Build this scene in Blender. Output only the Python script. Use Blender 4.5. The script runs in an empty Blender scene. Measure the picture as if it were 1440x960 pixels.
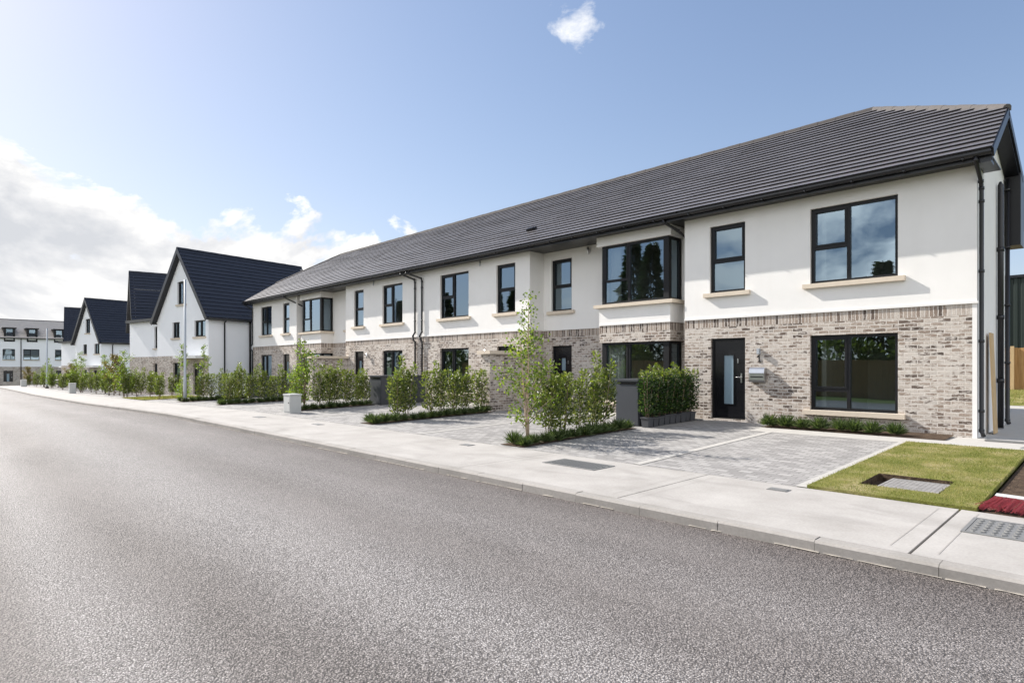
import bpy, math, random
import numpy as np
from mathutils import Vector, Matrix
random.seed(7); RNG = np.random.default_rng(7)
R = math.radians
SC = bpy.context.scene
COL = SC.collection

# ------------------------------------------------------------------ terrain profile
DP = [(-600,-3.0),(-127,-1.45),(-82,-.72),(-58,-.57),(-37,-.30),(-26,-.08),(-21,0),(300,0)]
def D(x):
    for (a,za),(b,zb) in zip(DP,DP[1:]):
        if a <= x <= b: return za+(zb-za)*(x-a)/(b-a)
    return 0
ZR, ZP = -.265, -.16            # road and pavement levels
YK, YB, YH = 5.54, 7.85, 14.5   # kerb face, back of pavement, house fronts
YW = 15.2                       # recessed wall plane
def gz(x, y):                   # ground level of the front gardens
    up = .16*min(max(y-YB,0),6.65)/6.65
    if x < -38: up *= max(0, 1-(-38-x)/6)
    return ZP + D(x) + up

# ------------------------------------------------------------------ node helpers
MATS = {}
def mat(name):
    m = bpy.data.materials.new(name); m.use_nodes = True
    nt = m.node_tree; nt.nodes.clear()
    out = nt.nodes.new('ShaderNodeOutputMaterial')
    MATS[name] = m
    return m, nt, out
def nd(nt, typ, ins=None, **kw):
    n = nt.nodes.new('ShaderNode'+typ)
    for k, v in kw.items(): setattr(n, k, v)
    for k, v in (ins or {}).items():
        s = n.inputs[k]
        if isinstance(v, bpy.types.NodeSocket): nt.links.new(v, s)
        else: s.default_value = v
    return n
def ramp(nt, fac, stops, interp='LINEAR'):
    n = nt.nodes.new('ShaderNodeValToRGB'); n.color_ramp.interpolation = interp
    e = n.color_ramp.elements
    while len(e) < len(stops): e.new(.5)
    for el, (p, c) in zip(e, stops):
        el.position = p
        el.color = (c,c,c,1) if not hasattr(c,'__len__') else (*c,1)
    nt.links.new(fac, n.inputs[0])
    return n.outputs[0]
def mix(nt, fac, a, b, blend='MIX'):
    n = nt.nodes.new('ShaderNodeMix'); n.data_type = 'RGBA'; n.blend_type = blend
    for s, v in ((n.inputs[0],fac),(n.inputs[6],a),(n.inputs[7],b)):
        if isinstance(v, bpy.types.NodeSocket): nt.links.new(v, s)
        else: s.default_value = v if not hasattr(v,'__len__') else ((*v,1) if len(v)==3 else v)
    return n.outputs[2]
def mth(nt, op, a, b=0., c=0.):
    n = nt.nodes.new('ShaderNodeMath'); n.operation = op
    for i, v in enumerate((a,b,c)):
        if isinstance(v, bpy.types.NodeSocket): nt.links.new(v, n.inputs[i])
        else: n.inputs[i].default_value = v
    return n.outputs[0]
def noise(nt, vec, scale, detail=3, rough=.55, dist=0):
    return nd(nt,'TexNoise',{'Vector':vec,'Scale':scale,'Detail':detail,'Roughness':rough,'Distortion':dist})
def pos(nt): return nd(nt,'NewGeometry').outputs['Position']
def uvn(nt): return nd(nt,'UVMap').outputs[0]
def bump(nt, h, strength=.3, dist=.01):
    return nd(nt,'Bump',{'Height':h,'Strength':strength,'Distance':dist}).outputs[0]
def bsdf(nt, out, col, rough=.7, spec=.5, metal=0, normal=None):
    b = nd(nt,'BsdfPrincipled',{'Roughness':rough,'Specular IOR Level':spec,'Metallic':metal})
    if isinstance(col, bpy.types.NodeSocket): nt.links.new(col, b.inputs['Base Color'])
    else: b.inputs['Base Color'].default_value = (*col,1)
    if normal is not None: nt.links.new(normal, b.inputs['Normal'])
    nt.links.new(b.outputs[0], out.inputs[0])
    return b
def simple(name, col, rough=.6, spec=.5, metal=0, var=.12, scale=6, bmp=0, bscale=80):
    m, nt, out = mat(name)
    n = noise(nt, pos(nt), scale, 4)
    c = mix(nt, n.outputs['Fac'], tuple(x*(1-var) for x in col), tuple(min(1,x*(1+var)) for x in col))
    nm = None
    if bmp: nm = bump(nt, noise(nt, pos(nt), bscale, 3).outputs['Fac'], bmp, .004)
    bsdf(nt, out, c, rough, spec, metal, nm)
    return m

# ------------------------------------------------------------------ materials
def mk_materials():
    # white render
    m, nt, out = mat('white_render')
    p = pos(nt)
    big = noise(nt, p, .7, 5, .6)
    st = noise(nt, nd(nt,'Mapping',{'Vector':p,'Scale':(3,3,.35)}).outputs[0], 1.6, 4)
    c = ramp(nt, big.outputs['Fac'], [(.3,(.73,.716,.692)),(.7,(.79,.776,.752))])
    c = mix(nt, mth(nt,'MULTIPLY',ramp(nt, st.outputs['Fac'], [(.48,0),(.75,1)]),.07), c, (.6,.57,.52))
    h = noise(nt, p, 240, 2)
    bsdf(nt, out, c, .85, .25, 0, bump(nt, h.outputs['Fac'], .22, .004))
    # brick
    for name, off in (('pale_brick',.5),('soldier_brick',0.)):
        m, nt, out = mat(name)
        uv = uvn(nt); p = pos(nt)
        wob = noise(nt, uv, 22, 2)
        wv = nd(nt,'VectorMath',{0:wob.outputs['Color'],1:(.5,.5,.5)},operation='SUBTRACT').outputs[0]
        wv = nd(nt,'VectorMath',{0:wv,'Scale':.021},operation='SCALE').outputs[0]
        uvw = nd(nt,'VectorMath',{0:uv,1:wv},operation='ADD').outputs[0]
        b = nd(nt,'TexBrick',{'Vector':uvw,'Color1':(0,0,0,1),'Color2':(1,1,1,1),'Mortar':(.5,.5,.5,1),'Scale':1,'Mortar Size':.0095,
            'Mortar Smooth':.45,'Bias':0,'Brick Width':.225,'Row Height':.075}, offset=off, offset_frequency=2, squash=1)
        c = ramp(nt, b.outputs['Color'], [(0,(.075,.057,.048)),(.22,(.165,.126,.103)),(.45,(.28,.222,.18)),(.75,(.37,.315,.27)),(1,(.48,.43,.38))])
        v = noise(nt, uv, 55, 3)
        c = mix(nt, .65, c, ramp(nt, v.outputs['Fac'], [(.25,.2),(.75,.85)]), 'OVERLAY')
        sm = noise(nt, nd(nt,'Mapping',{'Vector':uv,'Scale':(1,2.2,1)}).outputs[0], 7.5, 5, .65)
        sm2 = noise(nt, uv, 1.1, 2)
        smf = mth(nt,'ADD',sm.outputs['Fac'],mth(nt,'MULTIPLY',mth(nt,'SUBTRACT',sm2.outputs['Fac'],.5),.35))
        smk = ramp(nt, smf, [(.48,0),(.58,.85)] if off else [(.53,0),(.68,.6)])
        mort = (.56,.522,.478)
        c = mix(nt, smk, c, (.57,.525,.475))
        c = mix(nt, b.outputs['Fac'], c, mort)
        h = mth(nt,'SUBTRACT',mth(nt,'MULTIPLY',v.outputs['Fac'],.35),b.outputs['Fac'])
        bsdf(nt, out, c, .9, .2, 0, bump(nt, h, .7, .006))
    # roof tiles
    for name, ca, cb, ro, sp in (('grey_roof_tile',(.092,.087,.092),(.142,.136,.144),.40,.6),('navy_roof_tile',(.018,.021,.031),(.029,.033,.046),.55,.4),('pale_glare_roof_tile',(.50,.45,.40),(.58,.53,.475),.7,.3)):  # far block's pale slate is lightened further in colour for sky glare
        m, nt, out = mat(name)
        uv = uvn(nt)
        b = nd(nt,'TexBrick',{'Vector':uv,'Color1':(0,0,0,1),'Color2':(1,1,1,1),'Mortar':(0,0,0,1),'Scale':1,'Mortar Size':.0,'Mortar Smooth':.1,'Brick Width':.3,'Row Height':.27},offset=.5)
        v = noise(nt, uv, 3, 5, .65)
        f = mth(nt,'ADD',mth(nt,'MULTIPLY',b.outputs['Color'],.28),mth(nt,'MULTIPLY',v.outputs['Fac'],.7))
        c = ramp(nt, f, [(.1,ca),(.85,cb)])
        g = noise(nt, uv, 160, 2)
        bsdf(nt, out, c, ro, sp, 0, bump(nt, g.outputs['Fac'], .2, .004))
    simple('ridge_tile',(.085,.078,.076),.85,.15,0,.15,6)
    simple('hip_tile',(.125,.116,.112),.85,.15,0,.2,6)
    simple('black_upvc',(.006,.006,.008),.35,.5,0,.1,3)
    simple('anthracite_frame',(.007,.0072,.0085),.45,.3,0,.1,3)
    simple('door_black',(.008,.008,.010),.25,.5,0,.1,3)
    simple('sandstone',(.60,.52,.42),.8,.3,0,.10,9,.2,120)
    simple('galvanised_steel',(.40,.43,.46),.55,.5,.25,.1,9)
    simple('brushed_steel',(.62,.62,.62),.28,.5,1,.06,12)
    simple('cabinet_grey',(.45,.46,.45),.55,.4,0,.07,5)
    simple('bin_store_grey',(.045,.05,.058),.5,.45,0,.10,4)
    simple('pot_grey',(.055,.058,.065),.6,.4,0,.2,12)
    simple('interior_wall',(.72,.70,.66),.9,.2,0,.04,1)
    simple('interior_floor',(.30,.22,.15),.6,.3,0,.2,4)
    simple('curtain_white',(.75,.74,.72),.9,.1,0,.05,2)
    simple('timber_pale',(.50,.36,.20),.75,.3,0,.2,5)
    simple('white_plastic',(.72,.72,.70),.45,.4,0,.06,6)
    simple('red_bristle',(.44,.09,.10),.5,.4,0,.45,70)
    simple('green_cladding',(.017,.026,.022),.5,.4,0,.15,1)
    simple('twig_bark',(.23,.17,.12),.85,.2,0,.3,25)
    simple('birch_bark',(.42,.32,.24),.8,.25,0,.35,25)
    simple('dark_bark',(.07,.055,.04),.9,.2,0,.3,8)
    simple('car_paint',(.16,.15,.145),.3,.6,.3,.05,3)
    simple('car_glass',(.02,.025,.028),.08,.7,0,.05,3)
    simple('white_paint',(.83,.84,.86),.85,.2,0,.03,2)
    simple('cover_steel',(.22,.22,.215),.55,.5,.3,.25,14,.3,60)
    simple('old_lid',(.25,.24,.23),.75,.4,.1,.45,9,.4,50)
    # fence timber
    m, nt, out = mat('fence_timber')
    p = pos(nt)
    g = noise(nt, nd(nt,'Mapping',{'Vector':p,'Scale':(14,14,.8)}).outputs[0], 2.0, 4)
    c = ramp(nt, g.outputs['Fac'], [(.3,(.33,.18,.07)),(.7,(.52,.31,.14))])
    bsdf(nt, out, c, .8, .2)
    # glass: real pane, mirror-like reflection over a clear, tinted body
    m, nt, out = mat('window_glass')
    fr = nd(nt,'Fresnel',{'IOR':1.52}).outputs[0]
    fac = mth(nt,'MINIMUM',mth(nt,'ADD',mth(nt,'MULTIPLY',fr,2.2),.16),.9)
    tr = nd(nt,'BsdfTransparent',{'Color':(.62,.68,.68,1)})
    gl = nd(nt,'BsdfGlossy',{'Color':(.64,.83,.98,1),'Roughness':.0})
    wv = noise(nt, pos(nt), .9, 1)
    nt.links.new(bump(nt, wv.outputs['Fac'], .05, .05), gl.inputs['Normal'])
    mx = nd(nt,'MixShader',{0:fac,1:tr.outputs[0],2:gl.outputs[0]})
    nt.links.new(mx.outputs[0], out.inputs[0])
    m, nt, out = mat('frosted_glass')
    bsdf(nt, out, (.22,.30,.35), .25, .6)
    # asphalt
    m, nt, out = mat('asphalt')
    p = pos(nt)
    vo = nd(nt,'TexVoronoi',{'Vector':p,'Scale':80.,'Randomness':1.})
    vo2 = nd(nt,'TexVoronoi',{'Vector':p,'Scale':170.,'Randomness':1.})
    g = nd(nt,'SeparateColor',{'Color':vo.outputs['Color']}).outputs[0]
    g2 = nd(nt,'SeparateColor',{'Color':vo2.outputs['Color']}).outputs[1]
    f = mth(nt,'ADD',mth(nt,'MULTIPLY',g,.6),mth(nt,'MULTIPLY',g2,.4))
    c = ramp(nt, f, [(.12,(.145,.131,.123)),(.42,(.262,.241,.229)),(.70,(.36,.335,.32)),(.93,(.56,.53,.51))])
    c = mix(nt, ramp(nt, vo.outputs['Distance'], [(.32,0),(.66,.85)]), c, (.05,.045,.042))
    # wear bands running with the road: polished paler tracks, darker strips between and by the kerb
    sx = nd(nt,'SeparateXYZ',{0:p})
    wv = noise(nt,nd(nt,'Mapping',{'Vector':p,'Scale':(.10,.3,1)}).outputs[0],1,3).outputs['Fac']
    yy = mth(nt,'ADD',sx.outputs[1],mth(nt,'MULTIPLY',mth(nt,'SUBTRACT',wv,.5),.7))
    tr_ = ramp(nt, mth(nt,'DIVIDE',mth(nt,'ADD',yy,2.),8.), [(.0,.3),(.25,.25),(.295,.0),(.345,.85),(.42,.15),(.54,1.),(.67,.35),(.75,.6),(.84,.3),(.93,.0)], 'EASE')
    bl = noise(nt, nd(nt,'Mapping',{'Vector':p,'Scale':(.25,.9,1)}).outputs[0], 1.2, 5, .6)
    c = mix(nt, 1., c, mix(nt, tr_, (.60,.562,.545), (1.14,1.15,1.17)), 'MULTIPLY')
    c = mix(nt, ramp(nt, bl.outputs['Fac'], [(.40,.0),(.7,.25)]), c, (.31,.285,.27))
    hh = mth(nt,'ADD',vo.outputs['Distance'],mth(nt,'MULTIPLY',vo2.outputs['Distance'],.5))
    bsdf(nt, out, c, .68, .4, 0, bump(nt, hh, .8, -.012))
    # concrete
    for name, ca, cb in (('pavement_concrete',(.305,.288,.268),(.405,.386,.364)),('kerb_concrete',(.25,.235,.215),(.35,.33,.31))):
        m, nt, out = mat(name)
        p = pos(nt)
        a = noise(nt, p, 1.3, 6, .62); b_ = noise(nt, p, 38, 3)
        c = ramp(nt, a.outputs['Fac'], [(.28,ca),(.72,cb)])
        c = mix(nt, .18, c, ramp(nt, b_.outputs['Fac'], [(.3,.3),(.7,.7)]), 'OVERLAY')
        s = noise(nt, nd(nt,'Mapping',{'Vector':p,'Scale':(1,2.5,1)}).outputs[0], .75, 4, .5, .6)
        c = mix(nt, ramp(nt, s.outputs['Fac'], [(.55,0),(.72,.42)]), c, tuple(x*.72 for x in ca))
        br = noise(nt, nd(nt,'Mapping',{'Vector':p,'Scale':(8,120,8)}).outputs[0], 1, 2)
        bsdf(nt, out, c, .85, .25, 0, bump(nt, mth(nt,'ADD',br.outputs['Fac'],b_.outputs['Fac']), .2, .004))
    simple('trowel_line',(.31,.293,.272),.9,.2,0,.3,8)
    simple('joint_dark',(.10,.09,.075),.95,.1,0,.3,20)
    simple('mortar_white',(.36,.33,.29),.9,.2,0,.25,30)
    simple('pale_paving',(.40,.385,.36),.85,.25,0,.12,5,.2,60)
    # block paving
    m, nt, out = mat('block_paving')
    uv = uvn(nt)
    b = nd(nt,'TexBrick',{'Vector':uv,'Color1':(0,0,0,1),'Color2':(1,1,1,1),'Mortar':(.3,.3,.3,1),'Scale':1,'Mortar Size':.006,'Mortar Smooth':.2,'Brick Width':.2,'Row Height':.13},offset=.5)
    v = noise(nt, uv, .8, 5, .6)
    f = mth(nt,'ADD',mth(nt,'MULTIPLY',b.outputs['Color'],.65),mth(nt,'MULTIPLY',v.outputs['Fac'],.4))
    c = ramp(nt, f, [(.15,(.215,.207,.20)),(.85,(.345,.333,.32))])
    c = mix(nt, mth(nt,'MULTIPLY',b.outputs['Fac'],.75), c, (.10,.095,.09))
    bsdf(nt, out, c, .8, .3, 0, bump(nt, mth(nt,'SUBTRACT',mth(nt,'MULTIPLY',noise(nt,uv,60,2).outputs['Fac'],.3),b.outputs['Fac']), .5, .005))
    # soil, turf
    m, nt, out = mat('soil')
    p = pos(nt)
    a = noise(nt, p, 9, 6, .7); b_ = noise(nt, p, 45, 3, .6)
    c = ramp(nt, a.outputs['Fac'], [(.3,(.045,.03,.022)),(.55,(.10,.07,.048)),(.75,(.19,.135,.095))])
    bsdf(nt, out, c, .95, .15, 0, bump(nt, mth(nt,'ADD',a.outputs['Fac'],b_.outputs['Fac']), .9, .05))
    m, nt, out = mat('turf')
    p = pos(nt)
    a = noise(nt, p, 1.6, 5, .6); b_ = noise(nt, p, 60, 3, .6)
    c = ramp(nt, a.outputs['Fac'], [(.3,(.10,.115,.022)),(.5,(.17,.17,.045)),(.68,(.30,.255,.13))])
    c = mix(nt, .6, c, ramp(nt, b_.outputs['Fac'], [(.3,.25),(.7,.75)]), 'OVERLAY')
    bsdf(nt, out, c, .9, .15, 0, bump(nt, b_.outputs['Fac'], .8, .02))
    m, nt, out = mat('grass_field')
    p = pos(nt)
    a = noise(nt, p, .5, 6, .7)
    c = ramp(nt, a.outputs['Fac'], [(.3,(.05,.075,.02)),(.55,(.09,.115,.03)),(.75,(.17,.16,.075))])
    bsdf(nt, out, c, .95, .1)
    # leaves
    def leaf(name, stops, tl=.35, rough=.42, spec=.5):
        m, nt, out = mat(name)
        g = nd(nt,'NewGeometry')
        c = ramp(nt, g.outputs['Random Per Island'], stops)
        if name=='grass_blade':
            pt = noise(nt, pos(nt), 2.3, 5, .65).outputs['Fac']
            c = mix(nt, ramp(nt, pt, [(.46,0),(.66,.85)]), c, (.40,.33,.19))
        b = nd(nt,'BsdfPrincipled',{'Base Color':c,'Roughness':rough,'Specular IOR Level':spec})
        t = nd(nt,'BsdfTranslucent',{'Color':mix(nt,1.,c,(1.5,1.6,.7),'MULTIPLY')})
        mx = nd(nt,'MixShader',{0:tl,1:b.outputs[0],2:t.outputs[0]})
        nt.links.new(mx.outputs[0], out.inputs[0])
    leaf('laurel_leaf',[(0,(.028,.045,.013)),(.45,(.07,.098,.024)),(.8,(.145,.17,.042)),(1,(.25,.265,.08))])
    leaf('potted_leaf',[(0,(.012,.030,.008)),(.5,(.022,.052,.011)),(.85,(.045,.085,.018)),(1,(.08,.13,.03))])
    leaf('young_leaf',[(0,(.085,.125,.022)),(.5,(.145,.19,.032)),(1,(.24,.275,.055))])
    leaf('bright_leaf',[(0,(.12,.20,.02)),(.6,(.20,.30,.035)),(1,(.32,.38,.06))])
    leaf('birch_leaf',[(0,(.06,.10,.018)),(.5,(.12,.18,.025)),(.85,(.20,.27,.035)),(1,(.26,.27,.06))],.45,.5)
    leaf('tuft_leaf',[(0,(.05,.08,.03)),(.6,(.09,.13,.045)),(1,(.16,.20,.09))],.3,.6,.3)
    leaf('russet_leaf',[(0,(.10,.08,.02)),(.5,(.17,.13,.035)),(1,(.22,.17,.07))],.35,.5)
    leaf('grass_blade',[(0,(.08,.11,.018)),(.45,(.135,.165,.03)),(.75,(.23,.225,.07)),(1,(.38,.32,.17))],.3,.7,.2)
    leaf('conifer_leaf',[(0,(.012,.028,.010)),(.6,(.025,.05,.016)),(1,(.05,.08,.025))],.2,.6,.3)
mk_materials()

# ------------------------------------------------------------------ mesh builder
class MB:
    def __init__(self): self.v=[]; self.f=[]; self.uv=[]; self.sm=[]
    def quad(self, pts, uvs=None, smooth=False):
        i = len(self.v); self.v += [tuple(p) for p in pts]; self.f.append(tuple(range(i,i+len(pts))))
        if uvs is None:
            a,b,c = Vector(pts[0]),Vector(pts[1]),Vector(pts[2])
            n = (b-a).cross(c-a); ax = max(range(3), key=lambda k: abs(n[k]))
            u = {0:(1,2),1:(0,2),2:(0,1)}[ax]
            uvs = [(p[u[0]],p[u[1]]) for p in pts]
        self.uv.append(uvs); self.sm.append(smooth)
    def box(self, x0,x1,y0,y1,z0,z1):
        p = lambda x,y,z:(x,y,z)
        self.quad([p(x0,y0,z0),p(x1,y0,z0),p(x1,y0,z1),p(x0,y0,z1)])
        self.quad([p(x1,y0,z0),p(x1,y1,z0),p(x1,y1,z1),p(x1,y0,z1)])
        self.quad([p(x1,y1,z0),p(x0,y1,z0),p(x0,y1,z1),p(x1,y1,z1)])
        self.quad([p(x0,y1,z0),p(x0,y0,z0),p(x0,y0,z1),p(x0,y1,z1)])
        self.quad([p(x0,y0,z1),p(x1,y0,z1),p(x1,y1,z1),p(x0,y1,z1)])
        self.quad([p(x0,y1,z0),p(x1,y1,z0),p(x1,y0,z0),p(x0,y0,z0)])
    def obox(self, c, ax, ay, az):      # oriented box from centre and half axes
        c=Vector(c);ax=Vector(ax);ay=Vector(ay);az=Vector(az)
        P=lambda i,j,k: tuple(c+ax*i+ay*j+az*k)
        for q in (((-1,-1,-1),(1,-1,-1),(1,-1,1),(-1,-1,1)),((1,-1,-1),(1,1,-1),(1,1,1),(1,-1,1)),((1,1,-1),(-1,1,-1),(-1,1,1),(1,1,1)),
                  ((-1,1,-1),(-1,-1,-1),(-1,-1,1),(-1,1,1)),((-1,-1,1),(1,-1,1),(1,1,1),(-1,1,1)),((-1,1,-1),(1,1,-1),(1,-1,-1),(-1,-1,-1))):
            self.quad([P(*k) for k in q])
    def tube(self, pts, rad, n=8, caps=True, smooth=True):
        pts=[Vector(p) for p in pts]; rad = rad if hasattr(rad,'__len__') else [rad]*len(pts)
        rings=[]; u=None
        for i,p in enumerate(pts):
            t=((pts[min(i+1,len(pts)-1)]-pts[max(i-1,0)])).normalized()
            if u is None: u=t.orthogonal().normalized()
            u=(u-t*u.dot(t)); u = u.normalized() if u.length>1e-6 else t.orthogonal().normalized()
            w=t.cross(u)
            rings.append([p+(u*math.cos(2*math.pi*k/n)+w*math.sin(2*math.pi*k/n))*rad[i] for k in range(n)])
        base=len(self.v)
        for r in rings: self.v += [tuple(q) for q in r]
        for i in range(len(pts)-1):
            for k in range(n):
                a=base+i*n+k; b=base+i*n+(k+1)%n
                self.f.append((a,b,b+n,a+n)); self.uv.append([(k/n,i),((k+1)/n,i),((k+1)/n,i+1),(k/n,i+1)]); self.sm.append(smooth)
        if caps:
            self.f.append(tuple(base+k for k in reversed(range(n)))); self.uv.append([(0,0)]*n); self.sm.append(False)
            e=base+(len(pts)-1)*n
            self.f.append(tuple(e+k for k in range(n))); self.uv.append([(0,0)]*n); self.sm.append(False)
    def wall(self, o, u, W, H, ops=(), reveal=.07, z0=0, uoff=0, swap=False):
        """vertical wall from o along unit u, facing u x Z, with openings (u0,u1,v0,v1)"""
        o=Vector(o); u=Vector(u).normalized(); n=u.cross(Vector((0,0,1)))
        us=sorted({0,W,*[min(max(x,0),W) for q in ops for x in q[:2]]}); vs=sorted({z0,H,*[min(max(x,z0),H) for q in ops for x in q[2:]]})
        P=lambda a,b,d=0: tuple(o+u*a+Vector((0,0,b))-n*d)
        T=lambda a,b:(b,a+uoff) if swap else (a+uoff,b)
        for a,b in zip(us,us[1:]):
            for c,d in zip(vs,vs[1:]):
                mu,mv=(a+b)/2,(c+d)/2
                if any(q[0]<mu<q[1] and q[2]<mv<q[3] for q in ops): continue
                self.quad([P(a,c),P(b,c),P(b,d),P(a,d)],[T(a,c),T(b,c),T(b,d),T(a,d)])
        for q in ops:
            a,b=max(q[0],0),min(q[1],W); c,d=max(q[2],z0),min(q[3],H)
            if a>=b or c>=d: continue
            r=reveal
            if q[0]>0: self.quad([P(a,c),P(a,c,r),P(a,d,r),P(a,d)][::-1],[T(r,c),T(0,c),T(0,d),T(r,d)])
            if q[1]<W: self.quad([P(b,c),P(b,c,r),P(b,d,r),P(b,d)],[T(0,c),T(r,c),T(r,d),T(0,d)])
            if q[3]<=H: self.quad([P(a,d),P(b,d),P(b,d,r),P(a,d,r)],[T(a,0),T(b,0),T(b,r),T(a,r)])
            if q[2]>z0: self.quad([P(a,c,r),P(b,c,r),P(b,c),P(a,c)],[T(a,0),T(b,0),T(b,r),T(a,r)])
    def build(self, name, material, parent=None, org=(0,0,0)):
        me=bpy.data.meshes.new(name)
        o=Vector(org)
        me.from_pydata([(a-o.x,b-o.y,c-o.z) for a,b,c in self.v],[],self.f)
        l=me.uv_layers.new(name='UVMap')
        flat=[c for q in self.uv for p in q for c in p]
        l.data.foreach_set('uv',flat)
        me.polygons.foreach_set('use_smooth',self.sm)
        me.materials.append(MATS[material]); me.update()
        ob=bpy.data.objects.new(name,me); COL.objects.link(ob)
        if parent is not None: ob.parent=parent
        else: ob.location=org
        return ob
def tag(o, label, cat, group=None):
    o['label']=label; o['category']=cat
    if group: o['group']=group
    return o
def thing(name, label, cat, loc=(0,0,0), rz=0, group=None):
    o=bpy.data.objects.new(name,None); o.empty_display_size=.2; COL.objects.link(o)
    o.location=loc; o.rotation_euler=(0,0,rz)
    return tag(o,label,cat,group)
def structure(mb, name, material, kind='structure'):
    o=mb.build(name,material); o['kind']=kind; return o
KIDS={}
def copy_tree(o, parent=None):
    c=o.copy(); COL.objects.link(c)
    if parent is not None: c.parent=parent
    for ch in list(o.children): copy_tree(ch,c)
    return c
def strip(mb, xs, prof, zf):
    """sheet following the street: xs along, prof list of (y, dz); zf(x,y)->z"""
    for a,b in zip(xs,xs[1:]):
        for (y0,d0),(y1,d1) in zip(prof,prof[1:]):
            mb.quad([(a,y0,zf(a,y0)+d0),(b,y0,zf(b,y0)+d0),(b,y1,zf(b,y1)+d1),(a,y1,zf(a,y1)+d1)],[(a,y0),(b,y0),(b,y1),(a,y1)])

# ------------------------------------------------------------------ ground, road, pavement
XS=[-400,-250,-180,-127,-110,-95,-82,-70,-58,-52,-47,-42,-37,-33,-30,-26,-23.5,-21,-18,-15,-12,-9,-6,-3,0,4,10,20,40,80]
def ground():
    mb=MB()
    xs=[-3000,-1200,-600]+XS+[200,600,2500]
    ys=[-3000,-800,-200,-60,-30,-10,0,10,20,27,32,45,60,120,400,1500,3000]
    z=lambda x,y: (D(max(x,-600)) if -600<=x<=300 else D(-600) if x<-600 else 0)-.36+ (0 if y<27 else .7 if y>=32 else 0)
    for a,b in zip(xs,xs[1:]):
        for c,d in zip(ys,ys[1:]):
            mb.quad([(a,c,z(a,c)),(b,c,z(b,c)),(b,d,z(b,d)),(a,d,z(a,d))])
    structure(mb,'ground','grass_field')
ground()
xs_road=[x for x in XS if x>-130]
mb=MB(); strip(mb,xs_road,[(-1.6,0),(1.8,.03),(YK,0)],lambda x,y:ZR+D(x)); structure(mb,'road','asphalt')
# kerb units with joints
mb=MB(); mj=MB()
kx=-1.0+.9*6
rk=random.Random(3)
while kx>-112:
    x1=kx; x0=kx-.8965 if kx>-45 else kx-.899*4
    za,zb=D(x0),D(x1); e=rk.uniform(-.003,.003)
    p=[(YK,ZR-.06),(YK+e,ZP-.02+e),(YK+.02+e,ZP+.002+e),(YK+.15,ZP+.002+e)]
    for (y0,h0),(y1,h1) in zip(p,p[1:]):
        mb.quad([(x0,y0,h0+za),(x1,y0,h0+zb),(x1,y1,h1+zb),(x0,y1,h1+za)])
    mb.quad([(x1,YK,ZR-.06+zb),(x1,YK+.15,ZR-.06+zb),(x1,YK+.15,ZP+zb),(x1,YK+.02,ZP+zb)])
    kx=x0-(.0035 if kx>-45 else .01)
structure(mb,'kerb','kerb_concrete')
mb=MB(); strip(mb,xs_road,[(YK+.012,0),(YK+.148,0)],lambda x,y:ZP-.02+D(x)); structure(mb,'kerb_bedding','joint_dark')
# broken mortar line along the kerb foot
mb=MB(); x=2.5; rm=random.Random(5)
while x>-60:
    L=rm.uniform(.03,.28)
    if rm.random()<.66:
        n=max(2,int(L/.06)); pts=[(x-L*i/n, rm.uniform(.003,.020)) for i in range(n+1)]
        for (xa,wa),(xb,wb) in zip(pts,pts[1:]):
            mb.quad([(xb,YK-wb,ZR+.008+D(xb)),(xa,YK-wa,ZR+.008+D(xa)),(xa,YK+.004,ZR+.012+D(xa)),(xb,YK+.004,ZR+.012+D(xb))])
    x-=L+rm.uniform(0,.06)
structure(mb,'mortar_line','mortar_white')
# pavement bays with open joints
mb=MB()
JX=[8.0,4.6,1.7,-1.225,-4.1,-7.0]+[-7.0-2.9*i for i in range(1,36)]
for j,(b,a) in enumerate(zip(JX,JX[1:])):
    g=.012 if b==-1.225 or a==-1.225 else .006
    x0,x1=a+g,b-g
    cuts=[x0]+[x for x in sorted(XS) if x0<x<x1]+[x1]
    for p,q in zip(cuts,cuts[1:]):
        mb.quad([(p,YK+.15,ZP+D(p)),(q,YK+.15,ZP+D(q)),(q,YB-.006,ZP+D(q)),(p,YB-.006,ZP+D(p))])
    mb.quad([(x1,YK+.15,ZP+D(x1)-.03),(x1,YB,ZP+D(x1)-.03),(x1,YB,ZP+D(x1)),(x1,YK+.15,ZP+D(x1))])
    mb.quad([(x0,YB,ZP+D(x0)-.03),(x0,YK+.15,ZP+D(x0)-.03),(x0,YK+.15,ZP+D(x0)),(x0,YB,ZP+D(x0))])
structure(mb,'pavement','pavement_concrete')
mb=MB(); strip(mb,xs_road,[(YK+.15,0),(YB+.02,0)],lambda x,y:ZP-.025+D(x)); structure(mb,'pavement_bedding','joint_dark')

mb=MB()
for x in (-1.225,-4.1,-7.0,-9.9):
    for dx in (-.17,.17): mb.quad([(x+dx-.0025,YK+.3,ZP+.004),(x+dx+.0025,YK+.3,ZP+.004),(x+dx+.0025,YB-.12,ZP+.004),(x+dx-.0025,YB-.12,ZP+.004)])
structure(mb,'pavement_trowel_lines','trowel_line')
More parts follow.
